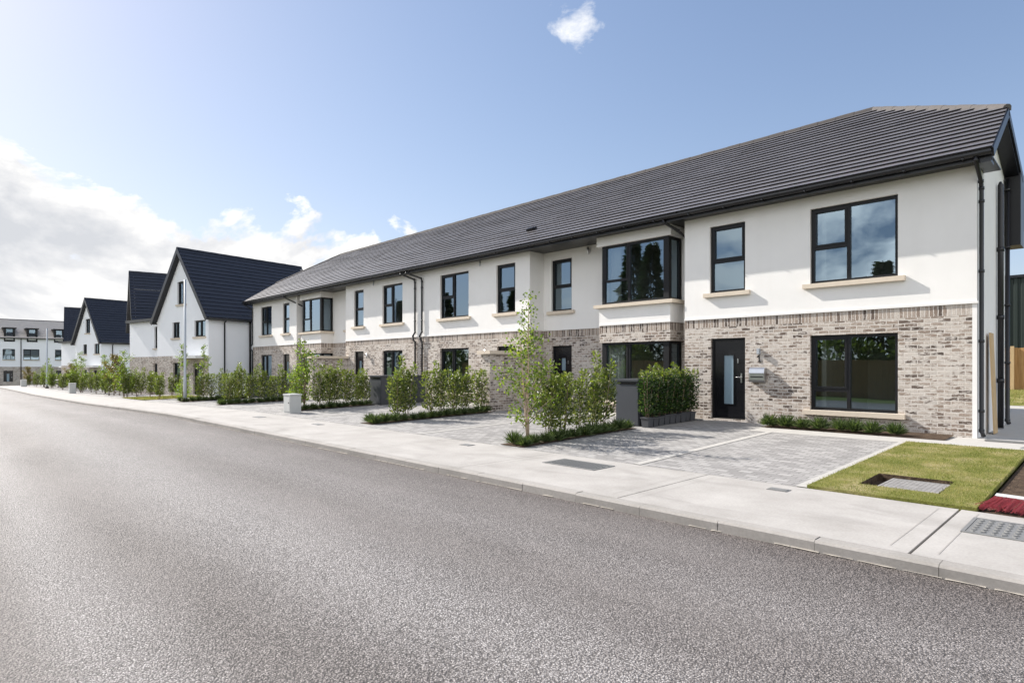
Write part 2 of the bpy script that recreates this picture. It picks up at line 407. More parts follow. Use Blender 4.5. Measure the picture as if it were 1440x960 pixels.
# driveways, paths, lawn
def patch(name, material, x0,x1,y0,y1, dz=0, kind='structure', nx=None):
    mb=MB(); cuts=[x0]+[x for x in sorted(XS) if x0<x<x1]+[x1]
    ysl=[y0]+[y for y in (9.5,11.2,12.8) if y0<y<y1]+[y1]
    strip(mb,cuts,[(y,dz) for y in ysl],gz); return structure(mb,name,material,kind)
patch('driveway','block_paving',-112,-2.9,YB+.004,16.5)
patch('path','pale_paving',-5.75,3.5,12.82,13.52,.004)
patch('path','pale_paving',-2.92,-2.78,YB+.004,12.82,.008)
patch('path','pale_paving',-3.2,3.5,13.52,30,-.004)
for x,y1 in ((-5.3,12.82),(-11.1,14.4),(-17.0,13.9),(-23.3,13.9),(-29.0,13.9)):
    patch('path','pale_paving',x-.07,x+.07,YB+.004,y1,.006)
patch('path','pale_paving',-30.5,-8.6,13.6,14.48,.005)
patch('planting_soil','soil',-5.78,-2.35,13.53,14.46,.012)
patch('soil_bed','soil',-1.06,3.5,YB+.01,12.8,-.012)
# turf laid as thick sods with a rectangular hole for the cover
LX0,LX1,LY0,LY1=-2.78,-1.09,YB+.01,12.80
HX0,HX1,HY0,HY1=-2.34,-1.50,8.37,9.25
mb=MB(); T=.035
def tz(x,y): return gz(x,y)+T
gx=[LX0,HX0,HX1,LX1]; gy=[LY0,HY0,HY1,LY1]
for i in range(3):
    for j in range(3):
        if i==1 and j==1: continue
        a,b,c,d=gx[i],gx[i+1],gy[j],gy[j+1]
        ny=max(1,int((d-c)/.4)); nx=max(1,int((b-a)/.3))
        for k in range(nx):
            for l in range(ny):
                A=a+(b-a)*k/nx;B=a+(b-a)*(k+1)/nx;Cc=c+(d-c)*l/ny;Dd=c+(d-c)*(l+1)/ny
                mb.quad([(A,Cc,tz(A,Cc)),(B,Cc,tz(B,Cc)),(B,Dd,tz(B,Dd)),(A,Dd,tz(A,Dd))])
def side(p,q,dn): mb.quad([(*p,tz(*p)-dn),(*q,tz(*q)-dn),(*q,tz(*q)),(*p,tz(*p))])
for p,q in (((LX0,LY0),(LX1,LY0)),((LX1,LY0),(LX1,LY1)),((LX1,LY1),(LX0,LY1)),((LX0,LY1),(LX0,LY0))): side(p,q,.06)
structure(mb,'lawn','turf')
mb=MB()
for p,q in (((HX0,HY1),(HX1,HY1)),((HX1,HY1),(HX1,HY0)),((HX1,HY0),(HX0,HY0)),((HX0,HY0),(HX0,HY1))): side(p,q,.17)
mb.quad([(HX0-.02,HY0-.02,-.19),(HX1+.02,HY0-.02,-.19),(HX1+.02,HY1+.02,-.19),(HX0-.02,HY1+.02,-.19)]); structure(mb,'soil_pit','soil')
patch('lawn','turf',-41.5,-36.6,8.15,11.2,.02)

def blades(name, n, sampler, h0,h1,w, material):
    p=sampler(n); m=len(p)
    ang=RNG.uniform(0,2*np.pi,m); h=RNG.uniform(h0,h1,m); lean=RNG.uniform(-.6,.6,(m,2))*h[:,None]
    dx=np.cos(ang)*w*.5; dy=np.sin(ang)*w*.5
    V=np.empty((m,3,3))
    V[:,0]=p; V[:,0,0]-=dx; V[:,0,1]-=dy
    V[:,1]=p; V[:,1,0]+=dx; V[:,1,1]+=dy
    V[:,2]=p; V[:,2,0]+=lean[:,0]; V[:,2,1]+=lean[:,1]; V[:,2,2]+=h
    me=bpy.data.meshes.new(name); me.from_pydata(V.reshape(-1,3).tolist(),[],np.arange(m*3).reshape(-1,3).tolist())
    me.materials.append(MATS[material]); o=bpy.data.objects.new(name,me); COL.objects.link(o); o['kind']='stuff'; return o
def lawn_pts(n):
    x=RNG.uniform(LX0-.02,LX1+.02,n*2); y=RNG.uniform(LY0-.02,LY1+.02,n*2)
    k=~((x>HX0+.015)&(x<HX1-.015)&(y>HY0+.012)&(y<HY1-.012)); x=x[k][:n]; y=y[k][:n]
    return np.stack([x,y,np.array([tz(a,b) for a,b in zip(x,y)])],1)
blades('grass',20000,lawn_pts,.008,.026,.006,'grass_blade')
def far_lawn(n):
    x=RNG.uniform(-41.5,-36.6,n); y=RNG.uniform(8.15,11.2,n); return np.stack([x,y,np.array([gz(a,b)+.02 for a,b in zip(x,y)])],1)
blades('grass',5000,far_lawn,.03,.08,.02,'grass_blade')

# ------------------------------------------------------------------ foliage
def leaf_mesh(name, centres, dirs, lens, wids, material, curl=.25):
    """one mesh of separate folded leaves (two triangles sharing the midrib)"""
    m=len(centres); d=dirs/np.linalg.norm(dirs,axis=1)[:,None]
    r=RNG.normal(size=(m,3)); s=np.cross(d,r); s/=np.linalg.norm(s,axis=1)[:,None]; nrm=np.cross(s,d)
    L=lens[:,None]; W=wids[:,None]
    V=np.empty((m,4,3))
    V[:,0]=centres; V[:,1]=centres+d*L*.5+s*W*.5+nrm*L*curl*.25
    V[:,2]=centres+d*L; V[:,3]=centres+d*L*.5-s*W*.5+nrm*L*curl*.25
    b=np.arange(m)*4
    F=np.concatenate([np.stack([b,b+1,b+2],1),np.stack([b,b+2,b+3],1)])
    me=bpy.data.meshes.new(name); me.from_pydata(V.reshape(-1,3).tolist(),[],F.tolist())
    me.materials.append(MATS[material]); return me
def mesh_part(name, me, parent):
    o=bpy.data.objects.new(name,me); COL.objects.link(o); o.parent=parent; return o
def shrub_parts(seed, h, r, n, material, stems=4, bare=.14, llen=.094, young=True, tip=.62):
    rr=random.Random(seed); g=np.random.default_rng(seed)
    mb=MB(); cs=[]; ds=[]
    shoots=[]
    for s in range(stems):
        a=2*math.pi*s/stems+rr.uniform(-.5,.5); hh=h*rr.uniform(.72,1.04)
        bx,by=math.cos(a)*r*.3,math.sin(a)*r*.3; tx,ty=math.cos(a)*r*rr.uniform(.45,.8),math.sin(a)*r*rr.uniform(.45,.8)
        pts=[(bx*.4,by*.4,0),(bx,by,hh*.3),((bx+tx)/2+rr.uniform(-.03,.03),(by+ty)/2,hh*.65),(tx,ty,hh)]
        mb.tube(pts,[.011,.009,.006,.002],5); shoots.append(pts)
    k=n//stems
    for pts in shoots:
        P=np.array(pts); t=g.uniform(bare,1,k)**.9; t=np.clip(t,bare,1)
        z=t*P[-1,2]; xi=np.interp(z,P[:,2],P[:,0]); yi=np.interp(z,P[:,2],P[:,1])
        a=g.uniform(0,2*np.pi,k); rad=r*.62*np.sqrt(g.uniform(0,1,k))*np.clip((1.12-t)*2.2,.15,1)*np.clip((t-bare)*6+.45,0,1)
        cs.append(np.stack([xi+np.cos(a)*rad,yi+np.sin(a)*rad,z+g.uniform(-.03,.03,k)],1))
        ds.append(np.stack([np.cos(a)*.9+g.normal(0,.35,k),np.sin(a)*.9+g.normal(0,.35,k),g.uniform(.0,1.2,k)],1))
    c=np.concatenate(cs); d=np.concatenate(ds)
    me=leaf_mesh('foliage',c,d,g.uniform(.65,1.15,len(c))*llen,g.uniform(.34,.48,len(c))*llen,material)
    if young:
        me.materials.append(MATS['young_leaf']); m=len(c)
        y=(g.uniform(0,1,m)<np.clip((c[:,2]/h-tip)/(1-tip)*1.6,.03,.78)).astype(int)
        me.polygons.foreach_set('material_index',np.concatenate([y,y]))
    return mb,me
SHRUBS=[]
def make_shrub_proto(seed,h,r,n,material,label,stems=4):
    mb,me=shrub_parts(seed,h,r,n,material,stems)
    t=thing('laurel_shrub',label,'shrub'); mesh_part('foliage',me,t); mb.build('stem','twig_bark',t); return t
SHRUB_P=[make_shrub_proto(11,1.52,.27,1150,'laurel_leaf',''),make_shrub_proto(12,1.36,.25,950,'laurel_leaf',''),
         make_shrub_proto(13,1.62,.22,850,'laurel_leaf','',3),make_shrub_proto(14,1.30,.27,950,'laurel_leaf','')]
used=set()
def place(proto, loc, rz, sc, label, group=None, name=None):
    if proto.name not in used: used.add(proto.name); o=proto
    else: o=copy_tree(proto)
    o.location=loc; o.rotation_euler=(0,0,rz); o.scale=(sc,sc,sc) if not hasattr(sc,'__len__') else sc
    o['label']=label
    if group: o['group']=group
    elif 'group' in o: del o['group']
    return o
ORD=['first','second','third','fourth','fifth','sixth','seventh','eighth','ninth','tenth','eleventh','twelfth','thirteenth','fourteenth']
BEDS=[ # x, shrub ys, tuft ys, soil (x0,x1,y0,y1), description
 dict(x=-8.18,ys=[9.05,9.5,9.95,10.4,10.85],soil=(-8.48,-7.84,7.93,11.65),d='bed with the tall birch'),
 dict(x=-13.95,ys=[9.2,9.55,10.3,10.7,11.15,11.6,12.25],soil=(-14.27,-13.62,8.22,12.45),d='bed ending at the brick wall'),
 dict(x=-19.75,ys=[9.75,10.1,10.45,10.85,11.25,11.6],soil=(-20.1,-19.4,8.75,11.85),d='bed behind the nearest grey cabinet'),
 dict(x=-26.2,ys=[8.95,9.4,9.85,10.3,10.8,11.3,11.8],soil=(-26.5,-25.85,8.5,12.2),d='bed between cabinet and lamp post'),
 dict(x=-31.9,ys=[9.6,10.05,10.5,10.95,11.4],soil=(-32.25,-31.1,8.55,11.8),d='bed beside the tall lamp post'),
]
rb=random.Random(21)
TUFTS=[]
def tuft_proto(seed):
    g=np.random.default_rng(seed); m=260
    a=g.uniform(0,2*np.pi,m); e=g.uniform(.15,1.4,m)
    d=np.stack([np.cos(a)*np.cos(e),np.sin(a)*np.cos(e),np.sin(e)],1)
    c=np.stack([np.cos(a)*.05*g.uniform(0,1,m),np.sin(a)*.05*g.uniform(0,1,m),g.uniform(0,.06,m)],1)
    me=leaf_mesh('low_tuft',c,d,g.uniform(.13,.25,m),g.uniform(.008,.016,m),'tuft_leaf')
    o=bpy.data.objects.new('low_tuft',me); COL.objects.link(o); tag(o,'','ground plant'); return o
TUFT_P=[tuft_proto(i) for i in (31,32,33)]
for bi,b in enumerate(BEDS):
    x0,x1,y0,y1=b['soil']
    mbs=MB(); cuts=[x0]+[x for x in sorted(XS) if x0<x<x1]+[x1]
    strip(mbs,cuts,[(y0,.01),((y0+y1)/2,.03),(y1,.01)],gz); structure(mbs,'planting_soil','soil')
    for i,y in enumerate(b['ys']):
        x=b['x']+rb.uniform(-.07,.07)
        place(SHRUB_P[(i*3+bi)%4],(x,y,gz(x,y)),rb.uniform(0,6.28),(lambda q:(q,q,q*rb.uniform(.98,1.13)))(rb.uniform(.88,1.04)),
              f"laurel shrub, {ORD[i]} from the pavement in the {b['d']}",'laurel shrubs in the front planting beds')
    n=int((y1-y0)/.30)
    for i in range(n):
        y=y0+.15+i*.30; x=x1-.14+rb.uniform(-.04,.03)
        place(TUFT_P[i%3],(x,y,gz(x,y)+.01),rb.uniform(0,6.28),rb.uniform(.85,1.15),
              f"low green tuft, {ORD[i] if i<14 else 'last'} from the pavement along the {b['d']}",'low tufts edging the planting beds')
    place(TUFT_P[1],(x0+.2,y0+.2,gz(x0,y0)+.01),1.,1.1,f"low green tuft at the front corner of the {b['d']}",'low tufts edging the planting beds')
# eight small plants under the ground floor window of the nearest house
for i in range(8):
    x=-5.62+i*.345+rb.uniform(-.05,.05); y=13.74+rb.uniform(-.04,.04)
    place(TUFT_P[i%3],(x,y,gz(x,y)+.02),rb.uniform(0,6.28),rb.uniform(1.0,1.25),f"small green plant, {ORD[i]} from the door under the nearest ground floor window",'small plants under the nearest window')

def tree_parts(seed, h, spread, n, material, llen, bark, nb=16, low=.12, stems=1):
    rr=random.Random(seed); g=np.random.default_rng(seed)
    trunk=MB(); cs=[];ds=[]
    for s in range(stems):
        a0=2*math.pi*s/max(1,stems); hh=h*(1 if s==0 else rr.uniform(.55,.8)); off=.0 if s==0 else .10*h*.35
        tp=[(0,0,0)]
        for k in range(1,7):
            t=k/6; tp.append((math.cos(a0)*off*t*2+rr.uniform(-.03,.03)*h*.25, math.sin(a0)*off*t*2+rr.uniform(-.03,.03)*h*.25, hh*t))
        trunk.tube(tp,[.017*h*.55*(1-.85*k/6)+.002 for k in range(7)],6)
        P=np.array(tp)
        for b in range(nb):
            t=low+(1-low)*(b+rr.random())/nb; z=hh*t
            x=np.interp(z,P[:,2],P[:,0]); y=np.interp(z,P[:,2],P[:,1])
            a=rr.uniform(0,6.28); L=spread*(1.05-t)**.7*rr.uniform(.55,1.1)*(.6+.4*min(1,t/.3)); up=rr.uniform(.5,1.15)
            e=(x+math.cos(a)*L,y+math.sin(a)*L,z+L*up); mid=((x+e[0])/2,(y+e[1])/2,(z+e[2])/2+.06*L)
            trunk.tube([(x,y,z),mid,e],[.006*h*.5*(1.1-t)+.0015,.004*h*.4*(1.1-t)+.001,.0012],4)
            k=max(6,int(n/(nb*stems)*(.5+L/spread)))
            q=g.uniform(.15,1.08,k)
            c=np.stack([x+(e[0]-x)*q,y+(e[1]-y)*q,z+(e[2]-z)*q],1)+g.normal(0,.05*spread+.02,(k,3))
            cs.append(c); ds.append(np.stack([g.normal(0,.7,k),g.normal(0,.7,k),g.uniform(-1.1,.3,k)],1))
    c=np.concatenate(cs); d=np.concatenate(ds)
    me=leaf_mesh('crown',c,d,g.uniform(.7,1.2,len(c))*llen,g.uniform(.6,.85,len(c))*llen,material)
    return trunk,me
def make_tree(name,label,cat,*a,**k):
    bark=a[6]; trunk,me=tree_parts(*a,**k); t=thing(name,label,cat); trunk.build('trunk',bark,t); mesh_part('crown',me,t); return t
birch=make_tree('young_birch','tall young multi-stem birch with bright leaves at the front of the nearest planting bed','tree',41,2.9,.86,1700,'birch_leaf',.066,'birch_bark',nb=16,low=.10,stems=3)
place(birch,(-8.25,8.48,gz(-8.2,8.5)),.4,1,birch['label'])
TR=[make_tree('young_tree','','tree',51,2.5,.80,1900,'birch_leaf',.075,'twig_bark',nb=18,low=.08,stems=3),
    make_tree('young_tree','','tree',52,3.1,.70,700,'birch_leaf',.075,'twig_bark',nb=12,low=.35),
    make_tree('young_tree','','tree',53,2.2,.90,1900,'russet_leaf',.085,'twig_bark',nb=14,low=.15)]
GT='young trees in the front gardens'
place(TR[0],(-20.0,9.35,gz(-20,9.3)),0,.98,'bushy bright green young tree behind the nearest grey utility cabinet',GT)
place(TR[1],(-32.6,9.0,gz(-32,9)),0,.9,'thin young tree with sparse top just left of the tall lamp post',GT)
place(TR[1],(-31.9,9.7,gz(-32,9)),2.2,.88,'thin young tree with sparse top just right of the tall lamp post',GT)
# potted laurels in front of the bin store of the nearest plots
pot=MB()
def potmesh(mb,w0,w1,h):
    for (a,za),(b,zb) in (((w0,0),(w1,h-.03)),((w1+.012,h-.03),(w1+.014,h))):
        for sx,sy,tx,ty in ((-1,-1,1,-1),(1,-1,1,1),(1,1,-1,1),(-1,1,-1,-1)):
            mb.quad([(sx*a,sy*a,za),(tx*a,ty*a,za),(tx*b,ty*b,zb),(sx*b,sy*b,zb)])
    w=w1+.014; mb.quad([(-w,-w,h),(w,-w,h),(w,w,h),(-w,w,h)])
PP=[]
for s in (61,62,63):
    mb,me=shrub_parts(s,1.20,.23,1300,'potted_leaf',5,.05,.075,True,.72)
    for v in me.vertices: v.co.z+=.2
    mb.v=[(a,b,c+.2) for a,b,c in mb.v]
    t=thing('potted_laurel','','potted shrub'); pm=MB(); potmesh(pm,.088,.105,.23); pm.build('pot','pot_grey',t); mesh_part('foliage',me,t); mb.build('stem','twig_bark',t); PP.append(t)
for i in range(9):
    y=12.02+i*.242; x=-7.80+rb.uniform(-.015,.015)
    place(PP[i%3],(x,y,gz(x,y)+.002),rb.choice([0,1,2,3])*math.pi/2+rb.uniform(-.1,.1),(1,1,rb.uniform(.92,1.05)),f"dense dark laurel in a grey pot, {ORD[i]} of the row from the pavement",'potted laurels in a row beside the bin store')

# gardens further down the street
k=0
for i,x in enumerate([-43.5,-48.5,-53.5,-58.5,-63.5,-69,-75,-81,-88,-96]):
    mbs=MB(); strip(mbs,[x-.35,x+.35],[(8.5,.01),(12,.01)],gz); structure(mbs,'planting_soil','soil')
    for j in range(5):
        y=8.8+j*.62+rb.uniform(-.1,.1)
        place(SHRUB_P[(i+j)%4],(x+rb.uniform(-.15,.15),y,gz(x,y)),rb.uniform(0,6.28),rb.uniform(.95,1.25),f"laurel shrub, {ORD[j]} from the pavement in the {ORD[i]} bed beyond the lamp post",'laurel shrubs in the gardens down the street')
    place(TR[(0,2,0,1)[i%4]],(x-.3,8.7+.4*(i%3),gz(x,9)),rb.uniform(0,6.28),rb.uniform(.95,1.25),f"leafy young tree standing in the {ORD[i]} garden bed beyond the lamp post",GT)
mb,me=shrub_parts(71,1.15,.45,700,'bright_leaf',6,.02,.09)
t=thing('golden_shrub','rounded bright yellow-green shrub on the small lawn beyond the lamp post','shrub',(-35.2,9.7,gz(-35.2,9.7))); mesh_part('foliage',me,t); mb.build('stem','twig_bark',t)
for i,(x,y) in enumerate([(-36.6,8.9),(-37.6,10.4),(-39.3,9.6)]):
    place(SHRUB_P[i],(x,y,gz(x,y)),i,.95,['laurel shrub standing on the small lawn nearest the kerb beyond the lamp post','laurel shrub at the back of the small lawn beyond the lamp post','laurel shrub at the far left of the small lawn beyond the lamp post'][i],'laurel shrubs on the small lawn')
# russet hedge bush by the end of the terrace
mb,me=shrub_parts(72,1.5,.75,900,'russet_leaf',8,.02,.09)
t=thing('russet_bush','low rusty green bush beside the far end of the terrace','shrub',(-38.9,13.6,gz(-38.9,13.6))); mesh_part('foliage',me,t); mb.build('stem','twig_bark',t)

# ------------------------------------------------------------------ windows, doors
def frame_window(parent, org, x0,x1,z0,z1,yw, kind, sill=True, rec=.07, glass='window_glass', sill_over=.14):
    """window with its front at wall plane yw (facing -Y)"""
    f=MB(); g=MB(); t=.065; ya,yb=yw+rec,yw+rec+.075
    def bar(a,b,c,d,dy=0): f.box(a,b,ya-dy,yb,c,d)
    bar(x0,x0+t,z0,z1); bar(x1-t,x1,z0,z1); bar(x0+t,x1-t,z0,z0+t); bar(x0+t,x1-t,z1-t,z1)
    def sash(a,b,c,d):
        s=.042
        bar(a,a+s,c,d,.012); bar(b-s,b,c,d,.012); bar(a+s,b-s,c,c+s,.012); bar(a+s,b-s,d-s,d,.012)
    m=.07
    if kind in('wide','low'):
        xm=x0+.45*(x1-x0); zt=z0+(.47 if kind=='wide' else .27)*(z1-z0)
        bar(xm-m/2,xm+m/2,z0+t,z1-t); bar(x0+t,xm-m/2,zt-m/2,zt+m/2); sash(x0+t,xm-m/2,zt+m/2,z1-t)
    elif kind=='narrow':
        zt=z0+.47*(z1-z0); bar(x0+t,x1-t,zt-m/2,zt+m/2); sash(x0+t,x1-t,zt+m/2,z1-t)
    elif kind=='twin':
        xm=(x0+x1)/2; bar(xm-m/2,xm+m/2,z0+t,z1-t); sash(x0+t,xm-m/2,z0+t,z1-t)
    w=f.build('window','anthracite_frame',parent,org)
    yg=yw+rec+.045
    g.quad([(x0+t*.5,yg,z0+t*.5),(x1-t*.5,yg,z0+t*.5),(x1-t*.5,yg,z1-t*.5),(x0+t*.5,yg,z1-t*.5)]); g.build('pane',glass,w,org)
    if sill:
        s=MB(); s.box(x0-sill_over,x1+sill_over,yw-.10,yw+rec,z0-.105,z0-.003); s.build('sill','sandstone',w,org)
    return w
def front_door(parent, org, x0,x1,z0,z1,yw, rec=.07, strip_x=(.34,.62), strip_z=(.38,1.62)):
    d=MB(); y=yw+rec
    t=.06
    fr=MB()
    for q in ((x0,x0+t,z0,z1),(x1-t,x1,z0,z1),(x0+t,x1-t,z1-t,z1)): fr.box(q[0],q[1],y,y+.09,q[2],q[3])
    fr.box(x0+t,x1-t,y-.02,y+.09,z0,z0+.035)
    W=x1-x0; a,b=x0+strip_x[0]*W,x0+strip_x[1]*W; c,e=z0+strip_z[0],z0+strip_z[1]
    X0,X1,Z0,Z1=x0+t+.004,x1-t-.004,z0+.04,z1-t-.004
    for q in ((X0,a,Z0,Z1),(b,X1,Z0,Z1),(a,b,Z0,c),(a,b,e,Z1)): d.box(q[0],q[1],y+.03,y+.075,q[2],q[3])
    zz=Z0+.18
    while zz<Z1-.1:      # horizontal grooves read as thin raised ribs
        for q in ((X0+.02,a-.03),(b+.03,X1-.02)): d.box(q[0],q[1],y+.026,y+.03,zz,zz+.012)
        zz+=.24
    for q in ((a-.025,a,c-.025,e+.025),(b,b+.025,c-.025,e+.025),(a,b,c-.025,c),(a,b,e,e+.025)): d.box(q[0],q[1],y+.018,y+.03,q[2],q[3])
    o=d.build('door','door_black',parent,org); fr.build('door_frame','anthracite_frame',o,org)
    g=MB(); g.quad([(a,y+.05,c),(b,y+.05,c),(b,y+.05,e),(a,y+.05,e)]); g.build('glass_panel','frosted_glass',o,org)
    h=MB(); hx=X1-.075; h.box(hx-.018,hx+.018,y+.018,y+.03,z0+.92,z0+1.16); h.tube([(hx,y+.03,z0+1.06),(hx,y-.025,z0+1.06),(hx-.13,y-.03,z0+1.06)],.010,6); h.build('handle','brushed_steel',o,org)
    k=MB(); k.box(hx-.10,hx-.075,y+.016,y+.03,z0+1.42,z0+1.53); k.build('door_knocker','brushed_steel',o,org)
    return o

# ------------------------------------------------------------------ roofs
def courses(mb, P0, along, up, length, arange, gauge=.285, thick=.041, cell=0):
    """stepped tile courses. P0 eave point, along and up unit vectors in the plane, arange(s)->(a0,a1)"""
    P0=Vector(P0); A=Vector(along).normalized(); U=Vector(up).normalized(); N=A.cross(U).normalized()
    n=int(math.ceil(length/gauge)); s=0
    for i in range(n):
        s0=i*length/n; s1=(i+1)*length/n
        a0,a1=arange(s0); b0,b1=arange(s1)
        if a1-a0<.02 and b1-b0<.02: continue
        lo,hi=thick,thick*.15
        P=lambda a,s,h: tuple(P0+A*a+U*s+N*h)
        u0=.15*(i%2); L=max(a1-a0,b1-b0); k=max(1,int(L/1.2)); jit=[JR.uniform(-.005,.006) for _ in range(k+1)]
        for q in range(k):
            f0,f1=q/k,(q+1)/k
            A0,A1,B0,B1=a0+(a1-a0)*f0,a0+(a1-a0)*f1,b0+(b1-b0)*f0,b0+(b1-b0)*f1; j0,j1=jit[q],jit[q+1]
            mb.quad([P(A0,s0,lo+j0),P(A1,s0,lo+j1),P(B1,s1,hi),P(B0,s1,hi)],[(A0+u0,s0),(A1+u0,s0),(B1+u0,s1),(B0+u0,s1)])
            mb.quad([P(A0,s0+.035,-.01),P(A1,s0+.035,-.01),P(A1,s0,lo+j1),P(A0,s0,lo+j0)],[(A0,s0),(A1,s0),(A1,s0+.01),(A0,s0+.01)])
        mb.quad([P(a1,s0,-.03),P(b1,s1,-.03),P(b1,s1,hi),P(a1,s0,lo)]); mb.quad([P(b0,s1,-.03),P(a0,s0,-.03),P(a0,s0,lo),P(b0,s1,hi)])
JR=random.Random(17)
def ridge_caps(mb, a, b, r=.11, seg=.45, drop=.03):
    a=Vector(a); b=Vector(b); L=(b-a).length; n=max(1,int(round(L/seg))); d=(b-a)/L
    side=d.cross(Vector((0,0,1))).normalized(); upv=side.cross(d)
    for i in range(n):
        p=a+d*(L*i/n+.004); q=a+d*(L*(i+1)/n-.004); hh=.006 if i%2 else 0
        pr=[(-r,-.07),(-r*.75,.02),(-r*.3,.055),(r*.3,.055),(r*.75,.02),(r,-.07)]
        for (x0,z0),(x1,z1) in zip(pr,pr[1:]):
            P=lambda o,x,z: tuple(o+side*x+upv*(z+hh-drop+.03))
            mb.quad([P(p,x0,z0),P(p,x1,z1),P(q,x1,z1),P(q,x0,z0)][::-1])
        for o in (p,q): mb.quad([tuple(o+side*x+upv*(z+hh-drop+.03)) for x,z in pr])
EY,EZ,SL=14.05,5.42,.65
RY=18.83; RZ=EZ+SL*(RY-EY); PY=16.15; PZ=EZ+SL*(PY-EY)
CS=math.hypot(1,SL); UP=(0,1/CS,SL/CS); LEN=(RY-EY)*CS; SP=(PY-EY)*CS
XR,RXR=-1.72,-4.88         # right verge, right end of the ridge
XL,RXL=-38.62,-35.0
def terrace_roof(parent, org, x0, x1, end=None):
    mb=MB()
    def ar(s):
        if end=='R': return (0, (x1-x0) if s<=SP else (x1-x0)+(RXR-XR)*(s-SP)/(LEN-SP))
        if end=='L': return (0 if s<=SP else (RXL-XL)*(s-SP)/(LEN-SP), x1-x0)
        return (0,x1-x0)
    courses(mb,(x0,EY,EZ-.02),(1,0,0),UP,LEN,ar)
    # rear slope and half hips
    ra,rb=(x0,x1)
    if end=='R': rb=RXR
    if end=='L': ra=RXL
    yb=2*RY-EY
    mb.quad([(x1,yb,EZ),(x0,yb,EZ),(ra,RY,RZ),(rb,RY,RZ)])
    if end:
        xe,xr=(XR,RXR) if end=='R' else (XL,RXL)
        Rp=(xr,RY,RZ); P1=(xe,PY,PZ); E=(xe,19.9,EZ+.02)
        tri=[P1,E,Rp]; tri2=[E,(xe,yb,EZ),Rp]
        if end=='L': tri=tri[::-1]; tri2=tri2[::-1]
        mb.quad(tri); mb.quad(tri2)
    o=mb.build('roof','grey_roof_tile',parent,org)
    rd=MB(); ridge_caps(rd,(ra,RY,RZ),(rb,RY,RZ))
    rd.build('ridge_tiles','ridge_tile',o,org)
    if end:
        hp=MB(); ridge_caps(hp,((RXR if end=='R' else RXL),RY,RZ),((XR if end=='R' else XL),PY,PZ)); hp.build('hip_tiles','hip_tile',o,org)
    if end:
        v=MB(); xe=XR if end=='R' else XL; s=1 if end=='R' else -1
        for (ya,za,yb_,zb) in ((EY-.02,EZ,PY,PZ),(PY,PZ,18.7,5.92)):
            a=Vector((xe,ya,za-.02)); b=Vector((xe,yb_,zb-.02)); mid=(a+b)/2; d=(b-a)/2
            nn=Vector((1,0,0)).cross(d).normalized(); nn=nn if nn.z>0 else -nn
            v.obox(mid-nn*.085+Vector((.005*s,0,0)),(.022,0,0),d,nn*.085)                      # barge board
            v.obox(mid-nn*.23+Vector((-.16*s,0,0)),(.15,0,0),d*.99,nn*.012)                  # verge soffit
        v.build('verge_board','black_upvc',o,org)
    g=MB()
    # gutter: half round channel, fascia and soffit
    gy,gz_,gr=EY-.035,EZ-.085,.062
    n=8
    for k in range(n):
        a,b=math.pi+math.pi*k/n,math.pi+math.pi*(k+1)/n
        g.quad([(x0,gy+gr*math.cos(a),gz_+gr*math.sin(a)),(x1,gy+gr*math.cos(a),gz_+gr*math.sin(a)),(x1,gy+gr*math.cos(b),gz_+gr*math.sin(b)),(x0,gy+gr*math.cos(b),gz_+gr*math.sin(b))],smooth=True)
    g.box(x0,x1,gy-gr-.006,gy-gr+.004,gz_-.012,gz_+.014)
    x=x0+.4
    while x<x1: g.box(x-.02,x+.02,gy-gr-.004,gy+gr,gz_-gr-.01,gz_-gr+.012); x+=.95
    g.build('gutter','black_upvc',o,org)
    s=MB(); s.box(x0,x1,EY+.04,EY+.062,5.215,5.44); s.box(x0,x1,EY+.064,YW+.02,5.252,5.275)
    if end=='R': s.box(x1-.26,x1-.02,EY+.042,YH-.02,5.17,5.25)
    s.build('soffit','black_upvc',o,org)
    return o

# ------------------------------------------------------------------ the terrace of six
ZB0=-.45   # walls run below ground
SOL0,BEAD=2.365,2.595
def downpipe(parent, org, pts, r=.036):
    mb=MB(); mb.tube(pts,r,8)
    last=None
    for a,b in zip(pts,pts[1:]):
        a=Vector(a);b=Vector(b)
        if abs(a.z-b.z)>1.2:
            z=max(a.z,b.z)-.25
            while z>min(a.z,b.z)+.1:
                t=(z-a.z)/(b.z-a.z); p=a.lerp(b,t); mb.tube([(p.x,p.y,z-.028),(p.x,p.y,z+.028)],r*1.28,8); z-=1.35
    for p in pts[1:-1]: mb.tube([(p[0],p[1],p[2]-.03),(p[0],p[1],p[2]+.03)],r*1.22,8)
    return mb.build('downpipe','black_upvc',parent,org)
def front(parent, org, x0,x1,y, ups, lows, corner_strip=0):
    """render over brick wall facing the street with windows cut in"""
    W=x1-x0; sh=lambda L:[(a-x0,b-x0,c,d) for a,b,c,d in L]
    r=MB(); r.wall((x0,y,0),(1,0,0),W,5.27,sh(ups),.085,BEAD); 
    if corner_strip: r.wall((x1-corner_strip,y,0),(1,0,0),corner_strip,BEAD,(),.07,ZB0)
    b=MB(); b.wall((x0,y,0),(1,0,0),W-corner_strip,SOL0,sh(lows),.085,ZB0,uoff=x0%7)
    s=MB(); s.wall((x0,y,0),(1,0,0),W-corner_strip,BEAD,(),.07,SOL0,swap=True)
    for f,uv in zip(s.f,range(len(s.uv))): s.uv[uv]=[(u-SOL0+.004,v) for u,v in s.uv[uv]]
    bd=MB(); bd.box(x0,x1+.02,y-.028,y-.001,BEAD-.012,BEAD+.03)
    return r,b,s,bd
